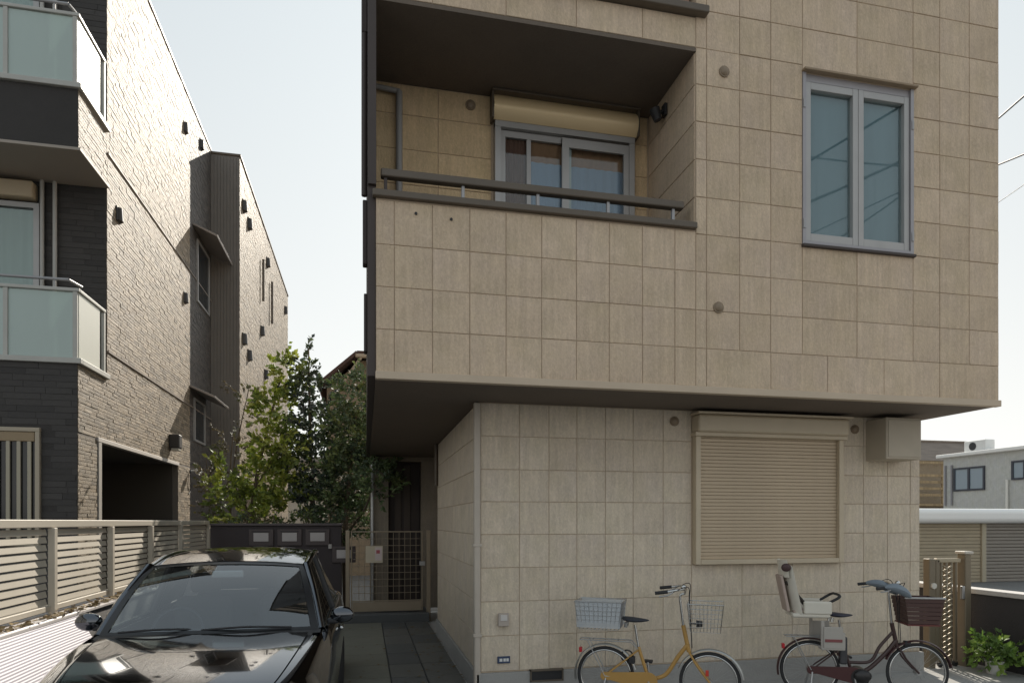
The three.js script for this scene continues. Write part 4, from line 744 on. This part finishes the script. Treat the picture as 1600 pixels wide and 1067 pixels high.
{
  const YEL = std([.48, .275, .075], .42, { map: metalMap });
  const b = bicycle('city_bicycle', 'orange yellow city bicycle with a wire basket, leaning by the vent below the shutter', { r: .295, wb: 1.03, frame: YEL, tube: .021, stay: std([.45, .43, .36], .4, { metalness: .4 }), guard: std([.42, .42, .40], .35, { metalness: .7 }), seat: std([.03, .034, .045], .6), seatY: .88, barY: 1.19, chain: YEL, lightY: .86 });
  wireBasket(b, 1.03 - .21, 1.03 + .13, .80, 1.07, .17, .03, CHROME);
  wireBasket(b, -.29, .19, .78, 1.06, .18, .04, STEEL, 10, 6);
  for (const q of [-.17, .155]) mesh('basket_liner', grid(8, 4, (u, v) => [-.285 + .47 * u - .03 * (1 - v) * (u - .5), .795 + (.255 + .02 * (1 - u)) * v, q + .01 * v]), phy([.72, .77, .82], .5, { transmission: .6, thickness: 0, side: THREE.DoubleSide }), b);
  mesh('rear_lock', [new THREE.TorusGeometry(.06, .008, 6, 18, 4.2).translate(.22, .50, 0), rbx(.24, .30, .43, .50, -.04, .04, .01)], BLACK, b);
  mesh('reflector', rbx(.99, 1.02, .36, .42, .05, .065, .006), std([.55, .05, .03], .3), b);
  b.position.set(2.25, .012, -6.06); b.rotation.y = -.52; b.scale.setScalar(.93);
}
{
  const MAR = std([.055, .028, .026], .3, { map: metalMap }), SEATC = std([.70, .66, .57], .6, { map: metalMap }), PAD = std([.45, .36, .31], .8);
  const b = bicycle('child_seat_bicycle', 'dark maroon bicycle with a rear child seat and front basket, near the folding gate', { r: .315, wb: 1.09, frame: MAR, tube: .023, double: true, guard: std([.06, .025, .025], .35), seat: std([.03, .03, .05], .5), seatY: .92, barY: 1.24, chain: std([.07, .022, .022], .4), lightY: .62 });
  // child seat over the rear wheel
  const cs = mesh('child_seat', [
    grid(16, 10, (u, v) => { const a = (u - .5) * 2.5, w = .19 - .03 * v; return [-.19 - .09 * v - .10 * Math.cos(a) + .09, .78 + .52 * v, w * Math.sin(a)]; }),
    rbx(-.22, .12, .74, .79, -.16, .16, .025, 3), rbx(-.12, .13, .78, .92, .13, .17, .02, 3), rbx(-.12, .13, .78, .92, -.17, -.13, .02, 3)], SEATC, b); SEATC.side = THREE.DoubleSide;
  mesh('headrest', grid(12, 6, (u, v) => { const a = (u - .5) * 2.3; return [-.30 - .02 * v - .09 * Math.cos(a) + .09, 1.17 + .19 * v, .17 * Math.sin(a)]; }), SEATC, cs);
  mesh('pad', [rbx(-.20, .10, .785, .815, -.12, .12, .014, 3), rbx(-.03, .0, 0, .40, -.11, .11, .014, 3).rotateZ(.17).translate(-.225, .80, 0)], PAD, cs);
  mesh('headrest_knob', new THREE.SphereGeometry(.045, 12, 8).scale(1, 1, .5).translate(-.275, 1.28, .15), std([.06, .03, .03], .6), cs);
  mesh('harness', [bar([-.26, 1.12, .07], [-.05, .84, .05], .014), bar([-.26, 1.12, -.07], [-.05, .84, -.05], .014)], std([.05, .045, .04], .9), cs);
  mesh('grab_bar', tube([[.10, .90, .14], [.20, .97, .14], [.20, .99, 0], [.20, .97, -.14], [.10, .90, -.14]], .014, 8), BLACK, cs);
  for (const s of [-1, 1]) {
    mesh('footrest', [rbx(.02, .23, .41, .44, s * .16 - .06, s * .16 + .06, .012), rbx(.02, .05, .43, .72, s * .20 - .01, s * .20 + .01, .006), rbx(.04, .21, .43, .66, s * .215 - .008, s * .215 + .008, .03), rbx(.20, .23, .43, .6, s * .16 - .06, s * .16 + .06, .008)], std([.42, .39, .35], .6, { map: metalMap }), cs);
    mesh('foot_strap', rbx(.05, .20, .50, .53, s * .225 - .006, s * .225 + .006, .004), std([.22, .07, .07], .7), cs);
  }
  // front basket, grip covers, motor
  const bk = mesh('basket', [bx(.93, 1.25, .66, .675, -.17, .17)], std([.13, .03, .028], .55), b);
  const BM = std([.075, .036, .03], .6, { map: metalMap });
  for (let j = 0; j < 6; j++) { const y = .68 + j * .045, k = .012 * (5 - j) / 5 * 3; mesh('basket_band', [rbx(.90 + k, 1.28 - k, y, y + .041, .19 - k * .6 - .006, .19 - k * .6, .003), rbx(.90 + k, 1.28 - k, y, y + .041, -.19 + k * .6, -.184 + k * .6, .003), rbx(.90 + k, .906 + k, y, y + .041, -.185 + k * .6, .185 - k * .6, .003), rbx(1.274 - k, 1.28 - k, y, y + .041, -.185 + k * .6, .185 - k * .6, .003)], BM, bk); }
  mesh('basket_rim', rbx(.89, 1.29, .945, .965, .185, .2, .006).clone(), STEEL, bk);
  const GC = std([.22, .26, .30], .9, { map: rep(metalMap, 3) });
  for (const s of [-1, 1]) mesh('grip_cover', grid(16, 12, (u, v) => { const a = v * Math.PI * 2, e = Math.sin(Math.PI * Math.min(1, u * .97 + .02)) ** .45, r = (.045 + .045 * u) * e; return [.66 + .30 * u, 1.235 - .10 * u * u + r * .75 * Math.sin(a) + .02 * e, s * (.27 - .10 * u) + r * 1.1 * Math.cos(a)]; }), GC, b);
  mesh('motor', [new THREE.CylinderGeometry(.095, .105, .13, 24).rotateX(Math.PI / 2).translate(.50, .25, 0), new THREE.SphereGeometry(.085, 16, 10).scale(1.1, .8, .5).translate(.52, .27, .07)], std([.035, .033, .033], .35, { metalness: .3 }), b);
  mesh('battery', rbx(.30, .38, .38, .68, -.04, .04, .02, 3).rotateZ(.0), std([.05, .05, .055], .5), b);
  b.position.set(4.30, .012, -5.83); b.rotation.y = -.375; b.scale.setScalar(.9); cs.position.y = .155; cs.scale.set(1.15, 1, 1.1); cs.position.x = .03; bk.position.y = .175;
}


renderer.render(scene, camera);
